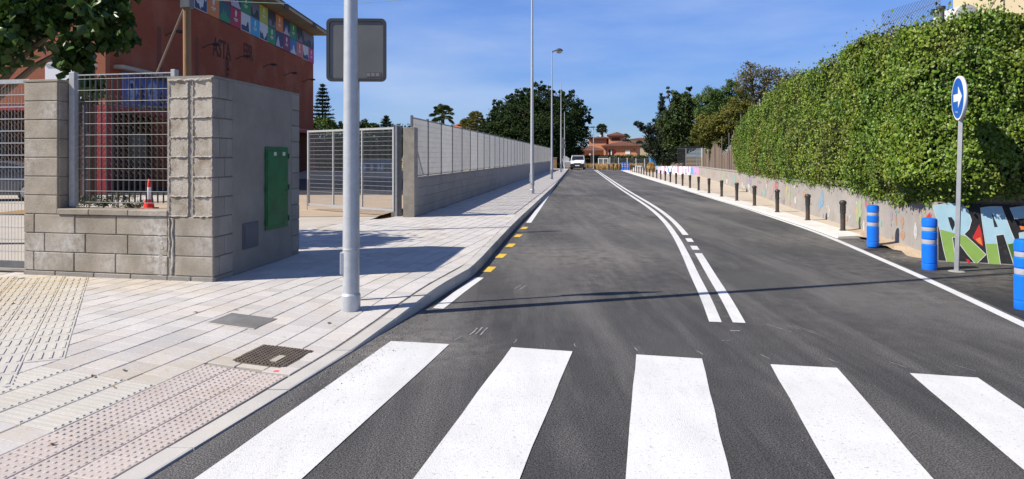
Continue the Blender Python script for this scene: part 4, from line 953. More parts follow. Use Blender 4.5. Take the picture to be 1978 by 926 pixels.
# mural wall crossing behind the pavement farther on
mw = thing('mural_wall', 'low white wall with large pink and blue bubble letters beyond the far bollards', 'wall', (0, 0, 0))
qa, qb = Vector((XD(1266, 66), 66)), Vector((XD(1356, 62.0), 62.0)); md = (qb - qa).normalized(); ml = (qb - qa).length
m_mw = M('mural_ground', (.18, .36, .45), (.45, .28, .42), scale=.7, rough=.8)
MB().box(0, ml, 0, .25, -.1, .80).build('wall', m_mw, mw, (*qa, 0), math.atan2(md.y, md.x))
mcols = [flat('mural_pink', (.66, .28, .45)), flat('mural_teal', (.08, .42, .52)), flat('mural_lilac', (.42, .3, .58)), flat('mural_white_paint', (.78, .78, .8)), flat('mural_blue', (.12, .3, .6)), flat('mural_rose', (.72, .45, .55))]
for k in range(15):
    x0 = .3 + k * (ml - .6) / 15; w_ = rnd.uniform(.18, .4)
    MB().poly([(x0 + rnd.uniform(-.05, .05), -.004 - .0006 * k, rnd.uniform(.08, .2)), (x0 + w_, -.004 - .0006 * k, rnd.uniform(.05, .25)), (x0 + w_ + .1, -.004 - .0006 * k, rnd.uniform(.55, .76)), (x0 - .05, -.004 - .0006 * k, rnd.uniform(.6, .78))]).build('paint_patch', mcols[rnd.choice([0, 1, 2, 4, 5])], mw, (*qa, 0), math.atan2(md.y, md.x))
for k, ch in enumerate('PATOLETU'):
    o = obj('mural_letter', textmesh(ch, .95, mcols[3], .004, .055), mw, (*(qa + md * (.75 + k * .42)), .1), (R(90), 0, math.atan2(md.y, md.x)), (.60, 1, 1)); o.location = Vector((*(qa + md * (.75 + k * .41) + Vector((md.y, -md.x)) * .025), .08))

# ================================================================== THE IVY HEDGE
m_ivy = M('ivy_leaf', (.155, .225, .022), (.075, .14, .016), scale=.9, rough=.42, island=.5, hue=.022, transl=.14, spec=.35, stain=(.55, .50, .72, .7), stainc=(.19, .165, .035))
m_ivyc = M('hedge_core', (.014, .024, .006), (.008, .012, .004), scale=5, rough=1)  # near-black green painted as the shade between leaves; the shoots share it
hb = chaikin([Vector(p) for p in ((13, 8.47), (10, 9.76), (7.5, 10.84), (6.95, 11.3), (7.05, 11.9), (7.84, 15.5), (8.4, 19), (9.8, 26), (11.65, 35.2))], 2)
hk = lambda q: min(range(len(hb)), key=lambda i: (hb[i] - Vector(q)).length)
cum = [0]
for a, b in zip(hb, hb[1:]): cum.append(cum[-1] + (b - a).length)
hn = []
for i in range(len(hb)):
    t_ = (hb[min(i + 2, len(hb) - 1)] - hb[max(i - 2, 0)]).normalized(); nn = Vector((t_.y, -t_.x)); hn.append(-nn if nn.x + nn.y > 0 else nn)
def hpos(s):
    for i in range(len(hb) - 1):
        if s <= cum[i + 1] or i == len(hb) - 2:
            f = (s - cum[i]) / (cum[i + 1] - cum[i]); return hb[i].lerp(hb[i + 1], f), hn[i].lerp(hn[i + 1], f).normalized()
cc_, c3_, c4_, c5_ = cum[hk((6.95, 11.2))], cum[hk((7.84, 15.5))], cum[hk((8.4, 19))], cum[hk((9.8, 26))]
HS = [0, 3.4, cc_ - .9, cc_, cc_ + 1.6, cc_ + 3.2, c3_, c3_ + 2.2, c4_, c4_ + 3, c5_, c5_ + 4, cum[-1]]
HT = [4.75, 4.25, 3.95, 3.72, 3.98, 4.1, 4.28, 4.05, 4.05, 4.2, 4.05, 3.7, 3.15]
HB = [1.12, 1.10, 1.09, 1.02, .90, .88, .95, .98, .93, .90, .92, .95, .95]
def htop(s): return float(np.interp(s, HS, HT)) + .10 * math.sin(s * 2.1) + .07 * math.sin(s * 5.3 + 1)
def hbot(s): return float(np.interp(s, HS, HB)) + .05 * math.sin(s * 3.7)
from mathutils import noise as mnoise
def hbulge(s, z):
    return hbulge_(s, z) * min(1, .3 + max(0, z - .95) / .6)
def hbulge_(s, z): return .26 + .30 * max(0, 1 - max(0, s - cc_ + .3) / 1.6) + .17 * mnoise.noise((s * .55, z * .7, 3.1)) + .12 * mnoise.noise((s * 1.7, z * 1.9, 7.7)) + .10 * mnoise.noise((s * 4.1, z * 4.3, 1.7)) + .06 * math.sin(z * 1.2)
hedge = thing('ivy_hedge', 'tall dense green ivy hedge hanging over the graffiti wall along the right pavement', 'hedge', (0, 0, 0))
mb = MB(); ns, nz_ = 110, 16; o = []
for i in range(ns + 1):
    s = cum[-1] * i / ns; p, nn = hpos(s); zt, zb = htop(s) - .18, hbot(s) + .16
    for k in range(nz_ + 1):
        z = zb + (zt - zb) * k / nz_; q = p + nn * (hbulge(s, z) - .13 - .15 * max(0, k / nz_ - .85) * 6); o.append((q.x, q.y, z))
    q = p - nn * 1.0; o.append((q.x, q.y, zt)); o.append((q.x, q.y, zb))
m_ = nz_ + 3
mb.add(o, [(i * m_ + k, (i + 1) * m_ + k, (i + 1) * m_ + (k + 1) % m_, i * m_ + (k + 1) % m_) for i in range(ns) for k in range(m_)] + [tuple(range(m_)), tuple(ns * m_ + k for k in range(m_))]).build('shade_core', m_ivyc, hedge)  # added inner body that blocks light and shows painted shade through the gaps
NL = 215000; pos = np.zeros((NL, 3)); nr = np.zeros((NL, 3))
sv = rng.random(NL); sv = np.where(rng.random(NL) < .55, sv * c3_, cc_ + sv * (cum[-1] - cc_))
sv[:26000] = cc_ + rng.normal(size=26000) * .55
for i in range(NL):
    s = float(sv[i]); p, nn = hpos(s); u_ = rng.random(); zt, zb = htop(s), hbot(s)
    if u_ < .10:                                            # the top
        w_ = rng.random() * 1.0; z = zt + rng.normal() * .10 + (abs(rng.normal()) * .22 if rng.random() < .12 else 0) - .1; q = p + nn * (.12 - w_)
        nr[i] = (nn.x * .3, nn.y * .3, 1)
    else:
        t_ = (u_ - .10) / .90; z = zb + (zt - zb) * t_ - (rng.random() ** 3 * .14 if t_ < .06 else 0)
        q = p + nn * (hbulge(s, z) - .02 - abs(rng.normal()) * .10 + (rng.random() < .04) * .08); nr[i] = (nn.x, nn.y, .45)
    pos[i] = (q.x, q.y, z)
keep = np.array([p[2] > .5 and (mnoise.noise((float(p[0]) * 2.6, float(p[1]) * 2.6, float(p[2]) * 2.9)) > -.27 or rng.random() < .3) for p in pos])
pos, nr = pos[keep], nr[keep]; NL = len(pos)
nr = nr + unit(NL) * .80; tip = unit(NL) * .75 + np.array([0, 0, -.75]); Ls = .062 * (.6 + .75 * rng.random(NL))
pxv = 989 + FPX * pos[:, 0] / pos[:, 1]; pyv = 303 - FPX * (pos[:, 2] - EYE) / pos[:, 1]
score = np.where((pxv > 5) & (pxv < 1973) & (pyv > 5), Ls / pos[:, 1], 0); order = np.argsort(-score)
big, rest = order[:300], order[300:]
obj('ivy_foliage', leafmesh('ivy_foliage', pos[rest], tip[rest], nr[rest], Ls[rest], Ls[rest] * .78, m_ivy), hedge)['kind'] = 'stuff'
m_ivy1 = M('single_ivy_leaf', (.155, .225, .022), (.075, .14, .016), scale=.9, rough=.42, rand=.42, hue=.022, transl=.22, spec=.5)
def leaf_objects(par, idx, pos, tip, nrm, L, ratio, mat, name='leaf'):
    me = leafmesh(name, np.zeros((1, 3)), np.array([[1., 0, 0]]), np.array([[0, 0, 1.]]), 1., ratio, mat)
    for i in idx:
        x = Vector(tip[i]).normalized(); y = Vector(nrm[i]).cross(x).normalized(); z = x.cross(y)
        o = obj(name, me, par); b = par.location
        o.matrix_local = Matrix(((x.x, y.x, z.x, pos[i][0] - b.x), (x.y, y.y, z.y, pos[i][1] - b.y), (x.z, y.z, z.z, pos[i][2] - b.z), (0, 0, 0, 1))) @ Matrix.Scale(float(L[i]), 4)
leaf_objects(hedge, big, pos, tip, nr, Ls, .78, m_ivy1)
# stray shoots on the skyline
mb = MB(); sp, stp, snr = [], [], []
for k in range(46):
    s = rnd.uniform(0, cum[-1] * .8); p, nn = hpos(s); q = Vector((*(p - nn * rnd.uniform(-.15, .6)), htop(s) - .25)); d = Vector((rnd.uniform(-.6, .6), rnd.uniform(-.6, .6), 1)).normalized(); ln = rnd.uniform(.2, .42)
    pts = [q + d * ln * t_ + Vector((0, 0, -.25 * t_ * t_ * ln)) for t_ in (0, .35, .7, 1)]; mb.path(pts, [.009, .007, .006, .004], 4)
    for t_ in np.linspace(.1, 1, 10):
        sp.append(tuple(q + d * ln * t_ + Vector((rnd.uniform(-.02, .02), rnd.uniform(-.02, .02), -.25 * t_ * t_ * ln)))); stp.append((rnd.uniform(-1, 1), rnd.uniform(-1, 1), rnd.uniform(-.8, .5))); snr.append((rnd.uniform(-1, 1), rnd.uniform(-1, 1), 1))
mb.build('shoots', m_ivyc, hedge); obj('shoot_leaves', leafmesh('shoot_leaves', np.array(sp), np.array(stp), np.array(snr), .085, .062, m_ivy), hedge)['kind'] = 'stuff'

# behind the hedge: cream house corner, tank, fence post
m_cream = M('cream_wall', (.66, .55, .36), (.60, .50, .33), scale=.6, rough=.9, fine=.04)
ch = thing('cream_house', 'sunlit cream coloured house wall rising behind the top right of the hedge', 'house', (XD(1841, 15), 15, 0), R(-34.5))
MB().box(0, 8, 0, 6, 0, 7.5).build('wall', m_cream, ch); MB().path([(.9, -.02, 7.5), (.9, -.02, 4.6)], .006, 5).build('cable', m_wire, ch); MB().path([(.55, -.02, 4.7), (.88, -.02, 5.3)], .006, 5).build('cable', m_wire, ch)
tk = thing('water_tank', 'rounded grey tank end showing beside the cream house above the hedge', 'tank', (XD(1832, 14.6), 14.6, HZ(38, 14.6)))
MB().path([(.22, -.3, 0), (.22, -.28, 0), (.22, .5, 0)], [.20, .27, .27], 18).build('shell', M('tank_grey', (.5, .5, .48), rough=.5), tk, smooth=40); MB().box(.15, .4, -.2, .3, -.7, -.25).build('stand', m_galvd, tk); MB().box(.25, .34, -.34, -.29, -.2, .1).build('vent', m_lampd, tk)
fpst = thing('fence_post', 'dull steel fence post with a cap standing in the hedge top near the cream house', 'post', (XD(1817.5, 12.2), 12.2, 2.5))
MB().tube((0, 0, 0), (0, 0, HZ(18, 12.2) - 2.5), .055, n=14).build('post', m_galvd, fpst, smooth=40); MB().tube((0, 0, HZ(18, 12.2) - 2.5), (0, 0, HZ(13, 12.2) - 2.5), .075, n=14).build('cap', m_lampd, fpst); MB().cbox((-.1, 0, HZ(22, 12.2) - 2.5), (.12, .05, .07)).build('bracket', m_lampd, fpst)
cl = chainlink(-.0, 1.5, 0, .9, .075, .003); nt_ = cl.build('wire_net', m_wire, fpst, (0, 0, 1.2), R(100), kind='stuff')
MB().path([(0, 0, 2.0), (-.5, .75, 1.75), (-.9, 1.5, 1.45)], .006, 5).build('top_wire', m_wire, fpst)

# ================================================================== BRICK SPORTS HALL
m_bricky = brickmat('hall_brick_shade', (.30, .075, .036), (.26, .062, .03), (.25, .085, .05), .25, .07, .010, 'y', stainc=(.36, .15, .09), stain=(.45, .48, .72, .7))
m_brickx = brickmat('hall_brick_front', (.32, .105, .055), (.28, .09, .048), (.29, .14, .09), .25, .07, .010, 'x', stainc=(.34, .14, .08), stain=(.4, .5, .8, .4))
m_eave = M('eave_concrete', (.42, .37, .30), (.34, .30, .25), scale=1.2, rough=.9, stain=(1.1, .55, .75, .6), stainc=(.2, .18, .15)); m_roofd = flat('roof_dark', (.07, .07, .075), .8); m_red = M('red_paint', (.38, .045, .05), (.3, .035, .04), scale=3, rough=.6)
HX, HY0, HY1, HTOP = -17.85, 30.0, 61.4, 12.5
hall = thing('brick_hall', 'large red brick hall with a row of coloured banner squares under its eave', 'building', (HX, HY0, .1))
HL = HY1 - HY0
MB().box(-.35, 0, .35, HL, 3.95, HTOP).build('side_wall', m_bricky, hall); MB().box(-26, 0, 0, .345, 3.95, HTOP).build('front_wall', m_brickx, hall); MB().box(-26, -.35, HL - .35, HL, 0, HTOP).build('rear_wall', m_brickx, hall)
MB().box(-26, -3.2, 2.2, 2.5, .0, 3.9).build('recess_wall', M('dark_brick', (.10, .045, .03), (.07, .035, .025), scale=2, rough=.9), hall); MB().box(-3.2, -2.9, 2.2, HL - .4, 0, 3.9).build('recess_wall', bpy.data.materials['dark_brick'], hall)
MB().box(-26, 0, .0, HL - .36, 3.9, 3.948).build('floor_slab', m_eave, hall)
for i, yv in enumerate(np.arange(0, HL, 5.2)):
    MB().box(-.62, .02, yv, yv + .62, 0, 3.64).build('column', m_red if i < 1 else m_bricky, hall)
for xv in (-5.5, -11, -16.5, -22): MB().box(xv - .6, xv, .02, .62, 0, 3.64).build('column', m_brickx, hall)
MB().box(-.5, .03, 0, HL, 3.645, 3.895).build('beam', m_red, hall); MB().box(-26, -.51, .01, .4, 3.645, 3.895).build('beam', m_red, hall)
m_win = flat('dark_window', (.02, .022, .026), .15)
for k in range(9): MB().box(-2.899, -2.86, 4 + k * 2.9, 5.9 + k * 2.9, .9, 2.9).build('window', m_win, hall)
for k in range(6): MB().box(-8 - k * 3, -6 - k * 3, 2.17, 2.199, .8, 3.0).build('window', m_win, hall)
MB().box(.0, .45, .6, 13, 5.55, 5.72).build('ledge', m_eave, hall)
# eave
ev = MB().prism([(-27.3, -1.3), (1.35, -1.3), (1.35, HL + .2), (-27.3, HL + .2)], HTOP - .0, HTOP + .22).build('eave', m_eave, hall)
MB().box(-27.35, 1.40, -1.35, HL + .25, HTOP + .221, HTOP + .30).build('roof_edge', m_roofd, ev)
for yv in (19.5, 26.6, 12.0, 5.5): MB().box(1.352, 1.40, yv, yv + .9, HTOP - .12, HTOP + .215).build('drip_stain', m_roofd, ev)
MB().add([(-26, -1, HTOP + .3), (1.1, -1, HTOP + .3), (1.1, HL, HTOP + .3), (-26, HL, HTOP + .3), (-12.5, 4, HTOP + 3.2), (-12.5, HL - 4, HTOP + 3.2)], [(0, 1, 4), (1, 2, 5, 4), (2, 3, 5), (3, 0, 4, 5)]).build('roof', m_roofd, hall)
# banner squares, two rows, counted from the far corner
BC = {'k': (.03, .03, .05), 'n': (.03, .05, .13), 'b': (.03, .17, .42), 'c': (.04, .36, .62), 'g': (.03, .25, .10), 'o': (.62, .21, .05), 'r': (.42, .02, .06), 'm': (.25, .02, .09), 'p': (.55, .04, .22), 'y': (.42, .48, .06), 'w': (.6, .62, .66), 't': (.03, .10, .14), 's': (.60, .15, .13), 'l': (.46, .44, .60), 'v': (.16, .16, .2)}
BM = {k: flat('banner_' + k, tuple(v * .9 for v in c), .6) for k, c in BC.items()}
for k, nm in zip('knbcgormpywtslv', 'black navy blue cyan green orange red maroon magenta lime white teal coral lilac slate'.split()): BM[k].name = 'banner_' + nm
low = 'pwsbmngwcwrtowrgbon'; topr = 'vvkgnokyvgnmkwgorbc'; two = {'w': 'n', 'b': 'w', 'n': 'l', 'k': 'v', 'v': 'k', 't': 'g', 'l': 'w'}
bw = 1.652
def emblem(mb_, yc, zc, s):
    mb_.add([(.062, yc + dy * s, zc + dz * s) for dy, dz in ((-.05, .12), (.12, .24), (.16, .5), (-.02, .62), (-.16, .40))], [(0, 1, 2, 3, 4)]); mb_.box(.061, .063, yc - .3 * s, yc + .3 * s, zc - .03 * s, zc + .05 * s); mb_.box(.061, .063, yc - .22 * s, yc + .22 * s, zc - .13 * s, zc - .08 * s)
for row, seq in ((0, low), (1, topr)):
    for i, c in enumerate(seq):
        y1_ = HL - .03 - i * bw; y0_ = y1_ - bw + .03; z0_ = 10.05 - .1 + row * 1.225; z1_ = z0_ + 1.2
        pnl = MB().box(.005, .06, y0_, y1_, z0_, z1_).build('banner_panel', BM[c], hall)
        if c in 'pcgormsy':
            mb = MB(); emblem(mb, (y0_ + y1_) / 2, z0_ + .5, 1.0); mb.build('white_emblem', BM['w'], pnl)
        elif c in two:
            n_ = 9; top_ = [(.0625, y0_ + .05 + (bw - .13) * k / n_, z0_ + .12 + .55 * rnd.random() + .25 * math.sin(k * .9 + i)) for k in range(n_ + 1)]
            MB().poly([(.0625, y0_ + .05, z0_ + .04)] + [(a, b_, min(max(z, z0_ + .08), z1_ - .08)) for a, b_, z in top_] + [(.0625, y1_ - .05, z0_ + .04)]).build('picture', BM[two[c]], pnl)
# floodlights on arms, old lettering, mural
for px, py in ((320, 61.5), (392, 86), (456, 109), (508, 125), (550, 141.5), (585.5, 154)):
    yv = -HX * FPX / (989 - px); z = HZ(py, yv) - .1; yv -= HY0; f = MB().path([(0, yv, z - .2), (.35, yv, z), (.7, yv, z + .02)], .03, 6).build('floodlight', m_roofd, hall); MB().cbox((.8, yv, z), (.4, .4, .12)).build('lamp_head', m_roofd, f, bevel=.03)
m_old = flat('old_lettering', (.09, .035, .025), .9)
for txt, px, py, sz in (('ASTA', 411, 106, 1.35), ('FPR', 470, 112, 1.3), ('R', 437, 134, .95), ('E', 437, 155, .95)):
    yv = -HX * FPX / (989 - px); obj('wall_letter', textmesh(txt, sz, m_old, .004, .03), hall, (.006, yv - HY0, HZ(py, yv) - .1), (R(90), 0, R(90)), (.8, 1.15, 1))
for px, w_, pa, pb in ((303, .5, 55, 140), (377, .45, 75, 150), (434, .4, 110, 165), (500, .45, 165, 176), (540, .3, 170, 185), (575, .3, 175, 195)):
    yv = -HX * FPX / (989 - px); MB().quad((.004, yv - HY0, HZ(pb, yv)), (.004, yv - HY0 + w_, HZ(pb, yv)), (.004, yv - HY0 + w_ * .8, HZ(pa, yv)), (.004, yv - HY0, HZ(pa, yv))).build('damp_streak', M('damp_brick', (.15, .06, .04), (.2, .07, .045), scale=1.5, rough=.95), hall)
m_mb = M('mural_deep_blue', (.05, .07, .30), (.14, .18, .42), scale=.9, rough=.7); m_ml = flat('mural_pale_blue', (.3, .36, .6)); m_mk = flat('mural_ink', (.02, .025, .08))
mu = MB().box(.0, .03, 1.2, 9.0, 3.96, 5.5).build('wall_mural', m_mb, hall)
for (ya, yb, za, zb, m) in ((1.6, 2.5, 4.1, 5.3, m_ml), (2.7, 3.1, 4.0, 5.1, m_mk), (3.3, 4.4, 4.2, 5.35, m_ml), (4.5, 5.1, 4.0, 5.0, m_mk), (5.4, 6.2, 4.4, 5.4, m_mk), (6.4, 7.6, 4.1, 5.0, m_ml), (3.6, 3.9, 4.6, 5.0, m_mk), (1.9, 2.2, 4.7, 5.1, m_mk)):
    k = 9; MB().poly([(.033 + (.002 if m is m_mk else 0), (ya + yb) / 2 + math.cos(2 * math.pi * j / k) * (yb - ya) / 2 * rnd.uniform(.75, 1.1), (za + zb) / 2 + math.sin(2 * math.pi * j / k) * (zb - za) / 2 * rnd.uniform(.75, 1.05)) for j in range(k)]).build('painted_figure', m, mu)
for i in range(3): MB().box(.45, 2.6, 2 + i * 3.2, 4.9 + i * 3.2, 3.9 + i * .0, 3.96).build('canopy_sheet', flat('canopy_grey', (.3, .29, .28)), hall) if i == 0 else None

# white kiosk behind the square pier, wooden pole with stay
kq = thing('shelter', 'open shelter with a white fascia seen under the tree behind the barred fence', 'shelter', (XD(87, 23), 23, .1), 0); kw = 1.33
ka, kb_ = HZ(192, 23) - .1, HZ(124, 23) - .1
MB().box(0, kw, 0, .3, ka, kb_).build('fascia', flat('fascia_white', (.72, .73, .75), .8), kq); MB().box(-.05, kw + .05, -.05, .65, kb_ + .002, kb_ + .06).build('roof', flat('shelter_roof', (.6, .6, .6)), kq)
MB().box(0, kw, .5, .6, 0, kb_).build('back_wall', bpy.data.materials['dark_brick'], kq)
for s in (.05, kw - .05): MB().box(s - .05, s + .05, .05, .15, 0, ka).build('post', m_galvd, kq)
m_wood = M('pole_wood', (.30, .18, .10), (.22, .13, .07), scale=3, rough=.9, stretch=(6, 6, .4), bump=.3, bscale=30)
wp = thing('wooden_pole', 'bare brown wooden utility pole rising behind the meter pier with a slanting stay', 'utility pole', (XD(361, 13.4), 13.4, .1))
MB().path([(0, 0, 0), (.01, 0, 3), (-.02, 0, 7.2)], [.085, .075, .065], 12).build('pole', m_wood, wp, smooth=40); MB().path([(-.05, .1, HZ(12, 13.4)), (XD(303, 15.2) - XD(361, 13.4), 1.8, HZ(150, 15.2))], .022, 7).build('stay', flat('stay_grey', (.2, .17, .15)), wp); MB().cbox((0, 0, HZ(6, 13.4) - .1), (.18, .18, .2)).build('pole_band', m_galvd, wp)
cbm = MB(); cbm.path([(0, 0, HZ(-9, 13.4) - .1)] + [(XD(px, 13.6 + (px - 361) * .004) - XD(361, 13.4), .2 + (px - 361) * .004, HZ(py, 13.6 + (px - 361) * .004) - .1) for px, py in ((413, 0), (470, 4), (531, 6.5), (600, 7.6), (660, 7.5), (720, 4.5), (790, -1), (1000, -30))], .006, 5).build('cable', flat('cable_pale', (.35, .5, .4)), wp)

# traffic cone, planting, parked car in the yard
m_cone = flat('cone_red', (.65, .03, .02), .5); m_conew = flat('cone_white', (.75, .74, .74), .5)
cn = thing('traffic_cone', 'red and white traffic cone standing in the yard behind the barred fence', 'traffic cone', (XD(288, 20.6), 20.6, .12))
MB().box(-.2, .2, -.2, .2, 0, .05).build('base', m_cone, cn, bevel=.01); MB().lathe([(.15, .05), (.115, .3)], 18).build('lower_body', m_cone, cn, smooth=40); MB().lathe([(.114, .301), (.062, .66)], 18).build('white_sleeve', m_conew, cn, smooth=40); MB().lathe([(.061, .661), (.03, .9), (.02, .91)], 18).build('tip', m_cone, cn, smooth=40)
m_shrub = M('grey_shrub', (.10, .115, .06), (.07, .085, .04), scale=2, rough=.7, island=.35)
for i, px in enumerate((172, 200, 228, 256)):
    sh = thing('low_shrub', ['low grey green shrub in the yard, farthest from the cone', 'low grey green shrub in the yard, second from the left', 'low grey green shrub in the yard, third from the left', 'low grey green shrub in the yard, nearest the traffic cone'][i], 'shrub', (XD(px, 21.2), 21.2, .1), 0, 'low shrubs in the yard')
    MB().tube((0, 0, 0), (0, 0, .2), .02, n=5).build('stem', m_wood, sh); crown('foliage', [((0, 0, .22), (.33, .3, .2))], 420, .07, .035, m_shrub, sh, .25, -.2)
m_soil = M('ochre_soil', (.35, .22, .09), (.25, .15, .06), scale=3, rough=1, bump=.5, bscale=20)
MB().poly([(-14.5, 18.8, .125), (-9.6, 18.8, .125), (-9.6, 20.2, .125), (-14.5, 20.2, .125)]).build('planting_soil', m_soil, None, kind='structure')
m_glass = flat('car_glass', (.015, .018, .022), .06, spec=.6); m_tyre = flat('tyre', (.015, .015, .016), .8); m_rim = flat('wheel_rim', (.3, .3, .31), .35, .7); m_trim = flat('black_trim', (.02, .02, .022), .55)
def hull(prof, wfun, n=1):
    """closed body from a side outline (y, z); wfun gives the half width at each outline point"""
    mb = MB(); o = []; m = len(prof)
    for y, z in prof: w_ = wfun(y, z); o += [(-w_, y, z), (-w_ * .9, y * 1 if False else y, z), (w_ * .9, y, z), (w_, y, z)]
    o2 = []
    for y, z in prof: w_ = wfun(y, z); o2 += [(-w_, y, z), (w_, y, z)]
    return mb.add(o2, [(2 * i, 2 * i + 1, 2 * ((i + 1) % m) + 1, 2 * ((i + 1) % m)) for i in range(m)] + [tuple(2 * i for i in range(m))[::-1], tuple(2 * i + 1 for i in range(m))])
def wheel(par, x, y, r, w_=.2):
    s = 1 if x > 0 else -1; t = MB().path([(x - s * w_, y, r), (x - s * w_ * .9, y, r), (x - s * .02, y, r), (x, y, r)], [r * .9, r, r, r * .9], 24).build('wheel', m_tyre, par, smooth=40)
    MB().path([(x, y, r), (x + s * .012, y, r)], [r * .62, r * .55], 16).build('rim', m_rim, t, smooth=40)
m_greycar = M('grey_car_paint', (.10, .105, .11), (.09, .095, .1), scale=2, rough=.3, coat=.6)
pcar = thing('parked_car', 'grey parked car in the yard seen through the left gate bars', 'car', (XD(2, 25.2), 25.2, .09), R(-82))
prof = [(-2.05, .35), (-2.1, .62), (-2.02, .85), (-1.75, .93), (-1.05, 1.0), (-.45, 1.42), (.55, 1.46), (1.25, 1.35), (1.85, 1.0), (2.05, .92), (2.1, .6), (2.02, .3)]
hull(prof, lambda y, z: .86 - max(0, z - .85) * .3 - max(0, abs(y) - 1.8) * .25).build('body', m_greycar, pcar, bevel=.03, seg=2, smooth=40)
for s in (-1, 1): MB().extr([(s * .80, -.85, 1.0), (s * .70, -.42, 1.36), (s * .70, .5, 1.39), (s * .72, 1.1, 1.28), (s * .80, 1.35, 1.0)], (s * .03, 0, 0)).build('side_window', m_glass, pcar)
for x in (-.86, .86):
    for yv in (-1.3, 1.3): wheel(pcar, x, yv, .32)
for s in (-.6, .6): MB().cbox((s, 2.09, .72), (.35, .06, .16)).build('headlight', m_conew, pcar, bevel=.01)
MB().cbox((0, -2.1, .5), (.5, .04, .12)).build('number_plate', m_conew, pcar)
# ================================================================== THE WHITE VAN WITH ITS DOOR OPEN
m_vanw = M('white_van_paint', (.72, .73, .74), (.68, .69, .70), scale=2, rough=.3, coat=.5)
van = thing('white_van', 'white delivery van parked facing the camera with its front door open', 'van', (XD(1116.5, 90), 90, 0), R(172))
vp = [(-2.0, .42), (-2.08, .75), (-2.06, 1.55), (-1.98, 1.78), (-1.6, 1.86), (.1, 1.86), (.45, 1.80), (1.15, 1.28), (1.3, 1.18), (1.85, 1.04), (2.02, .92), (2.1, .70), (2.1, .42), (1.7, .34), (-1.7, .34)]
hull(vp, lambda y, z: .92 - max(0, z - 1.1) * .17 - max(0, y - 1.4) * .16).build('body', m_vanw, van, bevel=.04, seg=2, smooth=45)
MB().add([(-.80, 1.165, 1.29), (.80, 1.165, 1.29), (.70, .50, 1.775), (-.70, .50, 1.775), (-.80, 1.19, 1.30), (.80, 1.19, 1.30), (.70, .525, 1.785), (-.70, .525, 1.785)], [(0, 1, 2, 3), (7, 6, 5, 4), (0, 4, 5, 1), (1, 5, 6, 2), (2, 6, 7, 3), (3, 7, 4, 0)]).build('windshield', m_glass, van)
bp = MB().box(-.90, .90, 1.90, 2.16, .28, .80).build('bumper', m_trim, van, bevel=.05, seg=2); MB().box(-.27, .27, 2.161, 2.18, .50, .62).build('number_plate', m_conew, bp); MB().box(-.4, .4, 2.161, 2.172, .34, .44).build('lower_grille', m_trim, bp)
MB().box(-.42, .42, 2.06, 2.12, .74, .88).build('grille', m_trim, van, bevel=.01)
for s in (-1, 1):
    MB().add([(s * .45, 2.06, .76), (s * .80, 1.92, .76), (s * .84, 1.75, 1.04), (s * .5, 1.99, .95), (s * .45, 2.10, .76), (s * .80, 1.97, .76), (s * .84, 1.79, 1.06), (s * .5, 2.03, .97)], [(0, 1, 2, 3), (4, 5, 6, 7), (0, 1, 5, 4), (1, 2, 6, 5), (2, 3, 7, 6), (3, 0, 4, 7)]).build('headlight', flat('headlamp', (.55, .56, .58), .15), van)
    for yv in (-1.35, 1.35): wheel(van, s * .9, yv, .33)
    MB().box(s * 1.0 - .09, s * 1.0 + .09, 1.0, 1.12, 1.12, 1.32).build('mirror', m_trim, van, bevel=.03)
    MB().extr([(s * .885, -1.9, 1.25), (s * .79, -1.8, 1.70), (s * .79, -.2, 1.72), (s * .80, .35, 1.68), (s * .87, 1.0, 1.25)], (s * .03, 0, 0)).build('side_window', m_glass, van)
rkk = MB()
for yv in (-1.4, -.5, .3): rkk.box(-.68, .68, yv, yv + .05, 1.93, 1.98)
for s in (-.7, .7): rkk.box(s - .025, s + .025, -1.6, .45, 1.90, 1.95)
rkk.build('roof_rack', m_trim, van)
# the open door, hinged at the front edge and swung right out (built pointing away from the hinge)
dv = thing_d = obj('open_door', MB().extr([(0, 0, .38), (1.05, 0, .42), (1.08, 0, 1.18), (.0, 0, 1.16)], (0, .05, 0)).mesh('open_door', m_vanw), van, (.90, 1.02, 0), (0, 0, R(8)))
fr = MB(); rim_o = [(.0, 1.16), (.25, 1.5), (.62, 1.74), (1.0, 1.76), (1.08, 1.18)]
fr.path([(x, .025, z) for x, z in rim_o], .032, 6).build('window_frame', m_vanw, dv); MB().poly([(x, .025, z) for x, z in rim_o]).build('door_glass', M('clear_glass', (.5, .55, .56), rough=.1), dv); MB().box(.04, .9, .051, .075, .5, 1.0).build('door_lining', flat('door_lining', (.3, .3, .31)), dv); MB().box(-.05, .2, .02, .16, 1.15, 1.36).build('mirror', m_trim, dv, bevel=.03)

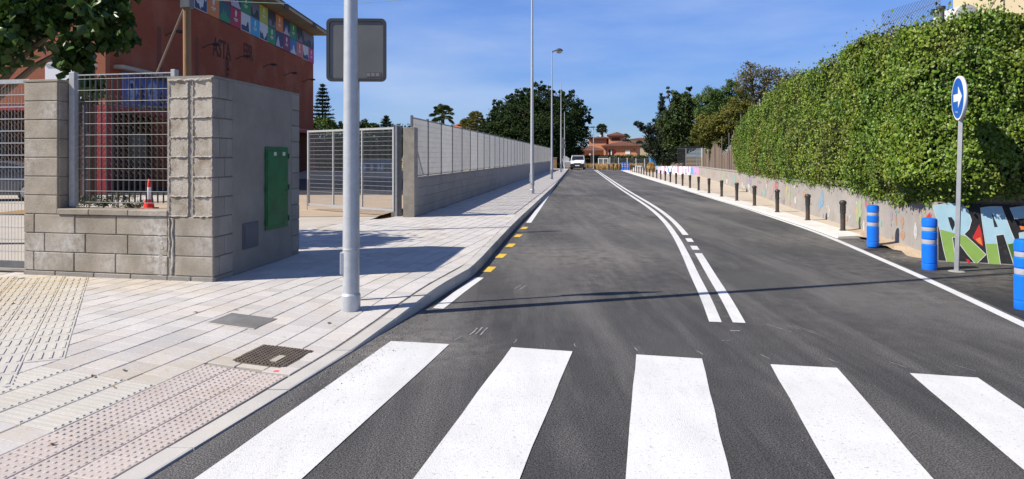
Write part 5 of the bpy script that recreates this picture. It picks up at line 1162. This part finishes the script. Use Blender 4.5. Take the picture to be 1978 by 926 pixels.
# ================================================================== THE HOUSE AT THE END
m_terra = M('terracotta_wall', (.56, .255, .145), (.52, .23, .13), scale=.6, rough=.9); m_tiles = brickmat('roof_tiles', (.17, .078, .055), (.135, .062, .045), (.08, .035, .03), .5, .32, .04, 'x', stainc=(.2, .09, .065)); m_cor = M('cornice', (.50, .32, .19), (.46, .29, .17), scale=1, rough=.9)
m_shut = flat('white_shutter', (.75, .74, .73), .5)
HD = 122.0
def hx(px): return XD(px, HD)
def hz(py): return HZ(py, HD)
hs = thing('villa', 'terracotta villa with brown hip roofs and a small roof tower behind the clipped hedge', 'house', (hx(1190), HD, 0), R(-14))
def hb_(x0, x1, y0, y1, z0, z1, name, mat, par=hs, **k): return MB().box(x0 - hs.location.x, x1 - hs.location.x, y0, y1, z0, z1).build(name, mat, par, **k)
def hip(x0, x1, y0, y1, z0, z1, inset, name='roof', thick=.18):
    x0 -= hs.location.x; x1 -= hs.location.x; dy = (y1 - y0) / 2 - .01
    return MB().add([(x0, y0, z0), (x1, y0, z0), (x1, y1, z0), (x0, y1, z0), (x0, y0, z0 - thick), (x1, y0, z0 - thick), (x1, y1, z0 - thick), (x0, y1, z0 - thick), (x0 + inset, (y0 + y1) / 2, z1), (x1 - inset, (y0 + y1) / 2, z1)],
        [(0, 1, 9, 8), (1, 2, 9), (2, 3, 8, 9), (3, 0, 8), (0, 4, 5, 1), (1, 5, 6, 2), (2, 6, 7, 3), (3, 7, 4, 0), (4, 7, 6, 5)]).build(name, m_tiles, hs)
# right wing, left wing, upper storey, tower
hb_(hx(1166), hx(1230), 0, 9, 0, hz(286), 'wall', m_terra); hb_(hx(1164), hx(1232), -.12, 9.1, hz(286), hz(281.6), 'cornice', m_cor); hip(hx(1162), hx(1236), -.6, 9.6, hz(281.2), hz(270.0), 4.2)
hb_(hx(1100), hx(1166) - .01, 1.2, 9, 0, hz(296), 'wall', m_terra); hb_(hx(1099), hx(1166) - .02, 1.05, 9, hz(296), hz(290.8), 'cornice', m_cor); hip(hx(1097), hx(1170), .5, 9.2, hz(290.4), hz(281), 3.5)
hb_(hx(1131), hx(1166), 4.5, 10, hz(292), hz(268), 'wall', m_terra); hb_(hx(1129), hx(1168), 4.3, 10.2, hz(268), hz(265), 'cornice', m_cor); hip(hx(1128), hx(1172), 4.0, 10.5, hz(264.8), hz(261.5), 2.5)
hb_(hx(1172), hx(1199), 3.5, 8, hz(280), hz(263.5), 'tower_wall', m_terra); hb_(hx(1170), hx(1201), 3.3, 8.2, hz(263.5), hz(260.4), 'cornice', m_cor); hip(hx(1168), hx(1205), 3, 8.5, hz(260), hz(253), 1.7)
hb_(hx(1178), hx(1194), 3.45, 3.52, hz(271.5), hz(265), 'window', m_tiles)
w = hb_(hx(1207), hx(1217.5), -.06, .02, hz(300), hz(289), 'window', m_cor); hb_(hx(1208), hx(1216.8), -.09, -.065, hz(298), hz(290), 'shutter', m_shut, w)
w = hb_(hx(1176), hx(1186), -.05, .02, hz(301), hz(289), 'window', m_win); hb_(hx(1180), hx(1182), -.09, -.055, hz(300), hz(289.5), 'frame', m_shut, w)
MB().path([(hx(1225) - hs.location.x, 0, hz(290)), (hx(1225) - hs.location.x, -.25, hz(288.5)), (hx(1225) - hs.location.x, -.25, hz(291.5))], .07, 6).build('wall_lantern', m_trim, hs); MB().tube((hx(1171.3) - hs.location.x, -.08, 0), (hx(1171.3) - hs.location.x, -.08, hz(287)), .07, n=6).build('drainpipe', m_tiles, hs)
hb_(hx(1150), hx(1153.5), 6, 6.8, hz(262.5), hz(258.5), 'chimney', m_shut); hb_(hx(1163), hx(1166), 6, 6.8, hz(262.5), hz(257), 'chimney', m_shut)
ch2 = thing('far_house', 'pale cream house with an arched opening just showing beside the dark right hand trees', 'house', (XD(1238, 150), 150, 0))
def fz(py): return HZ(py, 150)
MB().box(-2.2, 3.2, 0, 6, 0, fz(271)).build('wall', m_cream, ch2); MB().box(-2.5, 3.5, -.4, 6.4, fz(271), fz(269)).build('cornice', m_cor, ch2); MB().add([(-2.6, -.5, fz(269)), (3.6, -.5, fz(269)), (3.6, 6.5, fz(269)), (-2.6, 6.5, fz(269)), (.5, 3, fz(265.5))], [(0, 1, 4), (1, 2, 4), (2, 3, 4), (3, 0, 4)]).build('roof', m_tiles, ch2)
MB().extr([(-.3 + .8 * math.cos(R(180 * k / 10)), -.05, fz(278) + .7 * math.sin(R(180 * k / 10))) for k in range(11)], (0, .08, 0)).build('arch', m_win, ch2)
oh = thing('orange_house', 'small piece of an orange tiled roof between the palms above the mesh fence', 'house', (XD(884, 112), 112, 0))
MB().box(-1.6, 1.6, 0, 4, 0, HZ(248, 112)).build('wall', m_terra, oh); MB().add([(-2, -.4, HZ(248, 112)), (2.4, -.4, HZ(247, 112)), (2.4, 4.4, HZ(247, 112)), (-2, 4.4, HZ(248, 112)), (.4, 2, HZ(236, 112))], [(0, 1, 4), (1, 2, 4), (2, 3, 4), (3, 0, 4)]).build('roof', M('orange_tiles', (.36, .13, .06), (.28, .1, .05), scale=3), oh)

# hedge and fences in front of it
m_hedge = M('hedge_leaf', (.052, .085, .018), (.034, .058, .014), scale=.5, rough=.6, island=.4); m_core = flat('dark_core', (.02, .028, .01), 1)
fh = thing('clipped_hedge', 'long clipped green hedge in front of the terracotta villa', 'hedge', (0, 104, 0))
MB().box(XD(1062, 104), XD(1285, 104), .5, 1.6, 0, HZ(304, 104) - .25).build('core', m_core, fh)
n_ = 9000; px_ = rng.uniform(1060, 1288, n_); pp = np.stack([(px_ - 989) * 104 / FPX, .9 + rng.normal(size=n_) * .35, np.minimum(rng.uniform(.2, 1.9, n_), HZ(302, 104) - .0) + .08 * np.sin(px_ * .3)], 1)
pp[:, 1] = np.where(rng.random(n_) < .75, .42 + rng.normal(size=n_) * .08, pp[:, 1]); pp[:, 2] = np.where(pp[:, 1] > .6, HZ(303, 104) + rng.normal(size=n_) * .12, pp[:, 2])
obj('foliage', leafmesh('foliage', pp, unit(n_) + [0, 0, .3], unit(n_) * .8 + [0, -.6, .5], .24, .16, m_hedge), fh)
m_fw = flat('fence_white', (.8, .8, .78), .6); m_fg = flat('fence_grey', (.22, .22, .21), .7)
wg = thing('wire_gate', 'pale open wire gate leaf on dry ground at the end of the road', 'gate', (XD(1156, 97), 97, 0), R(-22))
gw = (XD(1175, 97) - XD(1156, 97)); gh = HZ(306, 97)
for s in (0, gw * .5, gw): MB().box(s - .04, s + .04, -.03, .03, 0, gh).build('frame_post', m_fw, wg)
MB().box(0, gw, -.025, .025, gh - .07, gh).build('frame_rail', m_fw, wg); MB().box(0, gw, -.025, .025, .1, .16).build('frame_rail', m_fw, wg)
wgm = MB()
for k in range(12): wgm.box(gw * k / 12, gw * k / 12 + .012, -.006, .006, .16, gh - .07)
for k in range(8): wgm.box(0, gw, -.006, .006, .25 + k * .2, .262 + k * .2)
wgm.build('wire_mesh', m_fw, wg)
ff = thing('wire_fence', 'grey wire fence on posts in front of the villa hedge', 'fence', (XD(1178, 98), 98, 0)); fl_ = XD(1262, 98) - XD(1178, 98)
for k in range(6): MB().box(fl_ * k / 5 - .05, fl_ * k / 5 + .05, -.04, .04, 0, 1.62 - .05 * k).build('post', m_fw, ff)
wm = MB()
for k in range(int(fl_ / .13)): wm.box(k * .13, k * .13 + .018, -.008, .008, .1, 1.55 - .04 * k * .13)
for k in range(9): wm.box(0, fl_, -.008, .008, .1 + k * .17, .118 + k * .17)
wm.build('wire_mesh', m_fg, ff)
nes = thing('no_entry_sign', 'round dark red sign in front of the villa wall', 'sign', (XD(1186.5, 99), 99, 0)); zc = HZ(293.5, 99)
MB().tube((0, 0, 0), (0, 0, zc + .2), .035, n=8).build('post', m_galvd, nes); MB().path([(0, -.06, zc), (0, -.03, zc)], .30, 24).build('disc', flat('sign_red', (.22, .012, .015)), nes)
MB().box(-.2, .2, -.066, -.061, zc - .05, zc + .05).build('white_bar', flat('sign_dirty_white', (.12, .05, .05)), nes)
lms = thing('round_sign', 'small round sign with a red ring on a thin post by the far lamp', 'sign', (XD(1139.5, 96), 96, 0)); zc2 = HZ(298.5, 96)
MB().tube((.17, 0, 0), (.17, 0, zc2 + .2), .04, n=8).build('post', m_galvd, lms); MB().path([(0, -.05, zc2), (0, -.02, zc2)], .23, 24).build('ring', flat('ring_red', (.3, .03, .03)), lms); MB().path([(0, -.056, zc2), (0, -.051, zc2)], .14, 20).build('white_centre', m_swhite, lms)
fls = thing('street_lamp', 'lone grey street lamp with a small box head in front of the villa', 'street lamp', (XD(1146.5, 95), 95, 0))
MB().path([(0, 0, 0), (0, 0, HZ(248, 95))], [.085, .05], 10).build('pole', m_galvpole, fls, smooth=40); MB().cbox((-.12, 0, HZ(246, 95)), (.62, .3, .16)).build('lamp_head', m_lampd, fls, bevel=.03)
tp = thing('brick_gatepost', 'short brown brick pillar at the far end of the mesh fence', 'pillar', (XD(1070, 90), 90, 0)); MB().box(-.45, .35, -.3, .3, 0, HZ(306, 90)).build('pillar', brickmat('brown_brick', (.30, .19, .1), (.25, .15, .08), (.3, .24, .18), .25, .08, .012, 'x'), tp); MB().box(-.5, .4, -.35, .35, HZ(306, 90), HZ(304.5, 90)).build('cap', m_conc, tp)
rs = thing('round_sign', 'back of grey traffic signs mounted on the pole line beside the big dark tree', 'sign', (XD(1087.5, 78), 78, .05))
MB().tube((0, 0, 0), (0, 0, HZ(266, 78)), .04, n=8).build('post', m_galvd, rs); MB().path([(0, -.05, HZ(283, 78)), (0, -.02, HZ(283, 78))], .33, 24).build('disc', m_signback, rs); MB().extr([(-.36, -.05, HZ(276, 78)), (.36, -.05, HZ(276, 78)), (0, -.05, HZ(266, 78))], (0, .03, 0)).build('triangle', m_signback, rs)
# rubble, straw heap, blue bin
m_straw = M('straw', (.45, .29, .11), (.36, .22, .08), scale=3, rough=1, bump=.8, bscale=15); m_rub = M('rubble_white', (.55, .53, .5), (.4, .38, .35), scale=2, rough=1)
def heap(name, label, cat, px0, px1, py, d, mat, seed, blades=0):
    t = thing(name, label, cat, (XD((px0 + px1) / 2, d), d, 0)); w_ = XD(px1, d) - XD(px0, d); h_ = HZ(py, d); mb = MB(); o = []; fs = []
    for i in range(13):
        for j in range(7):
            a, b = i / 12 * 2 - 1, j / 6 * 2 - 1; o.append((a * w_ / 2, b * .9, max(0, h_ * (1 - abs(a) ** 3) * (1 - b * b) * (.85 + .3 * mnoise.noise((a * 3 + seed, b * 3, 1))))))
    fs = [(i * 7 + j, i * 7 + j + 1, i * 7 + 8 + j, i * 7 + 7 + j) for i in range(12) for j in range(6)]
    mb.add(o, fs).build('mound', mat, t, smooth=True)
    if blades:
        n_ = blades; x_ = rng.uniform(-.48, .48, n_) * w_; b_ = rng.uniform(-.9, .9, n_); z_ = h_ * (1 - np.abs(x_ / w_ * 2) ** 3) * (1 - b_ ** 2) * .95
        obj('straw_blades', leafmesh('straw_blades', np.stack([x_, b_, z_], 1), unit(n_) * .7 + [0, 0, .6], unit(n_), .35, .04, mat), t)['kind'] = 'stuff'
    return t
heap('straw_heap', 'golden heap of dry straw beside the mural wall', 'heap', 1248, 1267, 314, 74, m_straw, 1, 700); heap('rubble_heap', 'low heap of white rubble behind the far bollards', 'heap', 1220, 1246, 318.5, 80, m_rub, 4)
bn = thing('blue_bin', 'blue container standing behind the straw heap', 'container', (XD(1261, 79), 79, 0)); MB().prism([(-.36, -.35), (.36, -.35), (.36, .35), (-.36, .35)], 0, HZ(304, 79)).build('body', flat('bin_blue', (.04, .22, .5), .5), bn, bevel=.05); MB().box(-.42, .42, -.42, .42, HZ(304, 79), HZ(303, 79)).build('lid', flat('bin_lid', (.05, .26, .56), .5), bn)
n_ = 4200; gx = np.concatenate([rng.uniform(XD(1095, 99), XD(1250, 99), 3000), rng.uniform(11, 15.5, 1200)]); gy = np.concatenate([rng.uniform(100.3, 103.5, 3000), rng.uniform(88, 92, 1200)])
dg = obj('dry_grass', leafmesh('dry_grass', np.stack([gx, gy, np.full(n_, .22) + .25 * rng.random(n_)], 1), unit(n_) * .35 + [0, 0, 1], unit(n_) + [0, -.5, 0], .75, .06, m_straw)); dg['kind'] = 'stuff'
# court fence and reed screens behind the mural wall
cf = thing('court_fence', 'tall dark mesh fence with two pale posts above the pink and blue mural wall', 'fence', (XD(1308, 66.5), 66.5, 0)); cw = XD(1354, 66.5) - XD(1308, 66.5)
for px in (1325, 1346, 1350.5): MB().box(XD(px, 66.5) - cf.location.x - .04, XD(px, 66.5) - cf.location.x + .04, -.04, .04, 0, HZ(287, 66.5)).build('post', m_galv, cf)
MB().box(0, cw, -.02, .02, HZ(287.6, 66.5), HZ(287, 66.5)).build('rail', m_galv, cf); cm = MB()
for k in range(15): cm.box(0, cw, -.02, .02, .8 + k * .13, .88 + k * .13)
cm.build('mesh_strands', flat('court_mesh', (.035, .038, .04), .8), cf)
m_reed = M('reed_screen', (.22, .165, .125), (.14, .105, .085), scale=3, rough=1, stretch=(3, 3, .3), rand=.2)
rsn = thing('reed_screen', 'weathered grey brown reed screen on the graffiti wall between the mural and the ivy', 'screen', (0, 0, 0))
ra, rb = Vector((11.85, 35.3)), Vector((16.3, 59)); rdv = (rb - ra); rn = Vector((rdv.y, -rdv.x)).normalized()
for k in range(150):
    t_ = k / 150 + rnd.uniform(-.002, .002); p = ra + rdv * t_ + rn * (.12 + rnd.uniform(-.02, .02)); top_ = 2.25 + .35 * math.sin(t_ * 14) + rnd.uniform(-.2, .2) + (.6 if t_ < .2 else 0)
    MB().box(-.085, .085, -.012, .012, .8, top_).build('reed_slat', m_reed, rsn, (p.x, p.y, 0), math.atan2(rdv.y, rdv.x))
for t_, h_ in ((.0, 3.9), (.05, 3.4), (.2, 3.1), (.35, 3.0), (.52, 2.8), (.7, 2.7), (.88, 2.6)):
    p = ra + rdv * t_ - rn * .02; MB().tube((p.x, p.y, .8), (p.x, p.y, h_), .03, n=8).build('post', m_galvd, rsn)
for i, (px, py, d) in enumerate(((1466, 190, 28), (1484, 181, 27), (1454, 201, 29.5), (1434, 229, 34))):
    t = thing('thin_post', ['thin pale fence post poking out of the hedge top, second from the right', 'thin pale fence post poking out of the hedge top, rightmost and tallest', 'thin pale fence post poking out of the hedge top, third from the right', 'thin pale fence post at the far left end of the hedge top'][i], 'post', (XD(px, d) + .3, d, 1.2), 0, 'thin posts along the hedge top'); MB().tube((0, 0, 0), (0, 0, HZ(py + 4, d) - 1.2 + .3), .028, n=8).build('post', m_galv, t)

# ================================================================== TREES
m_bark = M('bark', (.10, .08, .06), (.06, .05, .04), scale=5, rough=.95, bump=.6, bscale=15); m_barkl = M('pale_bark', (.22, .18, .14), (.15, .12, .09), scale=5, rough=.95, bump=.6, bscale=15)
def leafm(name, a, b, **k):
    k.setdefault('spec', .2); k.setdefault('rough', .62)
    return M(name, a, b, scale=k.pop('scale', .6), rough=k.pop('rough', .5), island=k.pop('island', .35), hue=.015, transl=k.pop('transl', .18), **k)
m_big = leafm('broad_leaf', (.058, .115, .02), (.035, .07, .014), rough=.38); m_big1 = M('single_broad_leaf', (.058, .115, .02), (.035, .07, .014), scale=.6, rough=.38, rand=.35, hue=.015, transl=.18)
lt = thing('broadleaf_tree', 'large leaved dark green tree overhanging the top left corner behind the square pier', 'tree', (-10.2, 12.6, .1))
lob = [((-9.4, 11.8, 4.8), (1.7, 1.2, 1.0)), ((-8.0, 11.4, 4.5), (1.2, 1.0, .8)), ((-8.9, 11.2, 3.9), (1.2, .9, .75)), ((-7.05, 11.3, 4.2), (.65, .7, .62)), ((-6.6, 11.2, 3.85), (.42, .5, .34)), ((-7.15, 11.1, 3.2), (.34, .4, .5)), ((-8.75, 11.0, 3.25), (.8, .6, .42)), ((-6.92, 11.1, 3.05), (.36, .4, .52)), ((-7.5, 11.0, 3.95), (.6, .5, .45)), ((-8.15, 10.9, 3.6), (.55, .4, .42)), ((-6.4, 11.2, 3.75), (.3, .35, .35)), ((-11.2, 12.2, 4.8), (1.5, 1.3, 1.4))]
rel = [(tuple(np.array(c) - np.array(lt.location)), r) for c, r in lob]
limbs((0, 0, 0), rel[:5], .13, m_barkl, lt, .45)
bp_, bd_ = crownpts(rel, 7600, .24, (.35, 1.02)); k = len(bp_)
bn_ = bd_ * .5 + unit(k) * .7 + np.array([0, 0, .6]); bt = unit(k) * .8 + np.array([0, 0, -.75]); bL = .20 * (.6 + .6 * rng.random(k))
wpz = bp_ + np.array(lt.location); pxv = 989 + FPX * wpz[:, 0] / wpz[:, 1]; pyv = 303 - FPX * (wpz[:, 2] - EYE) / wpz[:, 1]
sc_ = np.where((pxv > 5) & (pyv > 5), bL / wpz[:, 1], 0); order = np.argsort(-sc_)
obj('crown', leafmesh('crown', bp_[order[300:]], bt[order[300:]], bn_[order[300:]], bL[order[300:]], bL[order[300:]] * .82, m_big), lt)['kind'] = 'stuff'
leaf_objects(lt, order[:300], bp_ + np.array(lt.location), bt, bn_, bL, .82, m_big1)
def T(px, py, d): return (XD(px, d), d, HZ(py, d))
def Lb(px, py, rx_, rz, d, dd_=0, ry=None): s = d / FPX; return (T(px, py, d + dd_), (rx_ * s, (ry or rx_) * s, rz * s))
def ptree(name, label, d, basepx, lobes, n, L, mat, r0, bark=m_bark, wl=.6, group=None, **k):
    return tree(name, label, 'tree', (XD(basepx, d), d, 0), [Lb(*q[:4], d, *q[4:]) for q in lobes], n, L, L * wl, mat, bark, r0, group, **k)
m_fic = leafm('ficus_leaf', (.030, .052, .014), (.018, .034, .010), scale=.3, transl=.06, rough=.7, spec=.1)
ptree('ficus_tree', 'huge round dark green tree behind the lamp poles at the end of the mesh fence', 110, 1040, [(1040, 215, 50, 38), (1000, 232, 42, 38, -2), (1085, 222, 40, 34, -1), (975, 250, 34, 34, -3), (1050, 258, 62, 44, -4), (1105, 270, 32, 34, -2), (1000, 282, 56, 34, -4), (942, 264, 32, 24, -2), (1075, 285, 40, 28, -5),
    (904, 246, 13, 9), (922, 236, 15, 11), (945, 240, 14, 12, -2), (960, 218, 13, 12, -1), (958, 202, 10, 9), (982, 200, 15, 13, -2), (986, 186, 9, 8), (1004, 186, 13, 11, -1), (1022, 178, 12, 10), (1042, 168, 14, 10), (1060, 176, 11, 10, -1), (1082, 186, 13, 11), (1104, 184, 10, 10), (1120, 204, 12, 12, -1), (1134, 218, 9, 11), (1130, 240, 13, 13, -1), (1139, 229, 6, 8), (1118, 258, 14, 12, -4),
    (1010, 222, 16, 14, -6), (1040, 236, 17, 14, -6), (1070, 240, 15, 13, -6), (990, 258, 17, 14, -6), (1095, 248, 14, 13, -5), (1030, 200, 15, 12, -5), (1060, 208, 14, 12, -5), (1080, 268, 14, 12, -7), (1025, 268, 16, 13, -7), (965, 270, 15, 12, -5)], 90000, .32, m_fic, .55, clump=.13, shell=(.75, 1.02))
m_pal = leafm('palm_leaf', (.07, .10, .03), (.045, .065, .02), transl=.1, scale=1); m_paly = leafm('yellow_palm_leaf', (.20, .18, .06), (.10, .11, .03), transl=.1, scale=1)
palm('fan_palm', 'dark fan palm rising above the start of the mesh fence', (XD(855, 88), 88, 0), HZ(222, 88), .26, 1.75, 34, m_pal, m_bark)
palm('fan_palm', 'yellowish fan palm beside the dark round tree above the fence', (XD(919, 100), 100, 0), HZ(230, 100), .22, 1.5, 26, m_paly, m_bark)
palm('fan_palm', 'low bushy palm in front of the orange roof behind the fence', (XD(903, 92), 92, 0), HZ(245, 92), .2, 1.5, 26, m_paly, m_bark)
palm('fan_palm', 'shaggy fan palm standing behind the roof of the terracotta villa', (XD(1162.5, 140), 140, 0), HZ(249, 140), .34, 1.35, 40, m_pal, m_bark)
palm('fan_palm', 'small dark palm at the right end of the villa roof', (XD(1208, 140), 140, 0), HZ(268, 140), .3, 1.3, 24, m_pal, m_bark)
# araucarias: tiers of drooping boughs
m_ara = leafm('araucaria_needles', (.04, .07, .035), (.028, .05, .025), transl=.05)
def araucaria(label, px, ptop, pbot, halfw, d, tiers):
    t = thing('araucaria_tree', label, 'tree', (XD(px, d), d, 0)); h = HZ(ptop, d); h0 = HZ(pbot, d)
    MB().path([(0, 0, 0), (0, 0, h * .6), (0, 0, h)], [.22, .14, .02], 8).build('trunk', m_bark, t); ps, ts, ns = [], [], []; mb = MB()
    for k in range(tiers):
        f = k / (tiers - 1); z = h0 + (h - h0) * f; ln = halfw * d / FPX * (1 - f) ** .8 + .12
        for j in range(8):
            a = 2 * math.pi * (j + rnd.random() * .6) / 8 + k; dr = Vector((math.cos(a), math.sin(a), 0)); l_ = ln * rnd.uniform(.75, 1.05); mb.path([(0, 0, z), dr * l_ * .6 + Vector((0, 0, z - .04 * l_)), dr * l_ + Vector((0, 0, z + .12 * l_))], [.035, .025, .012], 4)
            for q in range(26):
                u_ = rnd.uniform(.15, 1); p = dr * l_ * u_ + Vector((rnd.gauss(0, .09) , rnd.gauss(0, .09), z + .05 * l_ * u_ + rnd.gauss(0, .07) + .04)) ; ps.append(tuple(p)); ts.append(tuple(dr + Vector((rnd.gauss(0, .6), rnd.gauss(0, .6), .4)))); ns.append((rnd.gauss(0, .4), rnd.gauss(0, .4), 1))
    mb.build('boughs', m_bark, t); obj('crown', leafmesh('crown', np.array(ps), np.array(ts), np.array(ns), .42, .16, m_ara), t)
araucaria('tall tiered araucaria just right of the brick hall', 623, 166, 236, 24, 82, 11)
araucaria('small top of a tiered araucaria above the open gate', 746, 227, 248, 16, 90, 5)
m_mid = leafm('mid_green_leaf', (.09, .15, .03), (.06, .105, .022)); m_dk = leafm('dark_green_leaf', (.050, .082, .020), (.030, .052, .014), transl=.08)
ptree('bushy_tree', 'bright green bushy tree seen through the open gate mesh near its post', 62, 745, [(745, 285, 42, 34), (770, 268, 26, 24), (725, 298, 26, 22)], 9000, .26, m_mid, .16)
ptree('bushy_tree', 'dark tree mass behind the left half of the open gate', 66, 640, [(620, 275, 40, 34), (660, 282, 40, 32), (695, 275, 26, 28), (630, 310, 50, 26), (680, 315, 40, 24)], 16000, .3, m_dk, .2)
ptree('bushy_tree', 'pale green tree crown under the araucaria beside the brick hall', 76, 624, [(622, 243, 22, 14), (608, 248, 14, 12), (640, 250, 14, 10)], 3500, .3, m_mid, .16)
ptree('bushy_tree', 'low dark green tree crowns over the top rail of the open gate', 78, 712, [(700, 248, 20, 14), (720, 250, 16, 10), (655, 246, 12, 10)], 4200, .3, m_dk, .16)
gwall = thing('yard_wall', 'grey graffiti covered wall seen through the open gate', 'wall', (XD(688, 56.6), 56.6, .3)); gww = XD(768, 56.6) - XD(688, 56.6)
MB().box(0, gww, 0, .25, 0, HZ(309, 56.6) - .3).build('wall', M('yard_wall_grey', (.36, .36, .36), (.25, .25, .26), scale=1.1, rough=.9), gwall)
for k in range(12): MB().poly([(gww * (k + .1) / 12, -.004, .15), (gww * (k + .7) / 12, -.004, .1 + rnd.random() * .2), (gww * (k + .9) / 12, -.004, .5 + rnd.random() * .4), (gww * (k + .2) / 12, -.004, .6 + rnd.random() * .4)]).build('paint_patch', rnd.choice([m_swhite, m_fg, m_fg, m_fw]), gwall)
# right hand group
m_cyp = leafm('cypress_needles', (.022, .036, .018), (.015, .025, .012), transl=.04)
ptree('cypress_tree', 'narrow dark cypress spire among the right hand trees', 84, 1279, [(1279, 200, 5, 22), (1279, 230, 9, 26), (1279, 260, 12, 26)], 5000, .28, m_cyp, .15, wl=.3)
ptree('pine_tree', 'dark ragged pine leaning left over the far end of the road', 76, 1300, [(1235, 240, 10, 7), (1250, 251, 14, 9), (1263, 240, 11, 12), (1270, 268, 22, 20), (1258, 284, 16, 13), (1285, 290, 24, 18), (1292, 305, 28, 12)], 13000, .27, m_cyp, .22, wl=.3, split=.25)
ptree('leafy_tree', 'tall dark leafy tree with ragged top right of the cypress', 72, 1322, [(1322, 205, 22, 24), (1305, 195, 10, 22), (1300, 240, 28, 30), (1335, 230, 24, 30), (1315, 270, 28, 26), (1345, 262, 20, 24), (1330, 180, 7, 12), (1290, 180, 3, 14)], 22000, .27, m_dk, .22, split=.3)
m_pepper = leafm('feathery_leaf', (.09, .15, .035), (.06, .105, .026)); ptree('feathery_tree', 'mid green rounded tree between the dark leafy tree and the yellowing one', 66, 1375, [(1368, 200, 24, 28), (1412, 180, 16, 30), (1395, 215, 26, 26), (1360, 225, 18, 20), (1432, 200, 24, 24), (1385, 190, 18, 20)], 21000, .22, m_pepper, .18, wl=.35)
m_olive = leafm('yellowing_leaf', (.17, .16, .028), (.09, .11, .022), island=.4); ptree('yellowing_tree', 'olive yellow autumn tree hanging over the reed screen', 52, 1390, [(1375, 245, 32, 24), (1405, 235, 34, 26), (1355, 262, 20, 16), (1420, 255, 22, 24), (1385, 275, 26, 20), (1440, 215, 26, 20), (1448, 238, 30, 24), (1470, 222, 26, 18), (1425, 205, 20, 16)], 26000, .19, m_olive, .16, wl=.45, split=.4)
m_sparse = leafm('sparse_leaf', (.15, .125, .04), (.09, .09, .03), island=.4)
ptree('sparse_tree', 'half bare tree with thin yellowish crown and twisted dark branches above the hedge', 40, 1468, [(1455, 150, 32, 18), (1490, 150, 28, 16), (1440, 165, 20, 16), (1475, 175, 34, 18), (1450, 128, 10, 10), (1495, 190, 26, 12)], 3600, .15, m_sparse, .16, wl=.4, split=.75, clump=.3)
ptree('sparse_tree', 'lower half bare tree crown rising over the hedge right of the other bare tree', 38, 1545, [(1545, 150, 26, 12), (1520, 155, 18, 10), (1570, 155, 20, 12), (1540, 168, 40, 14)], 3000, .14, m_sparse, .12, wl=.4, split=.8, clump=.3)
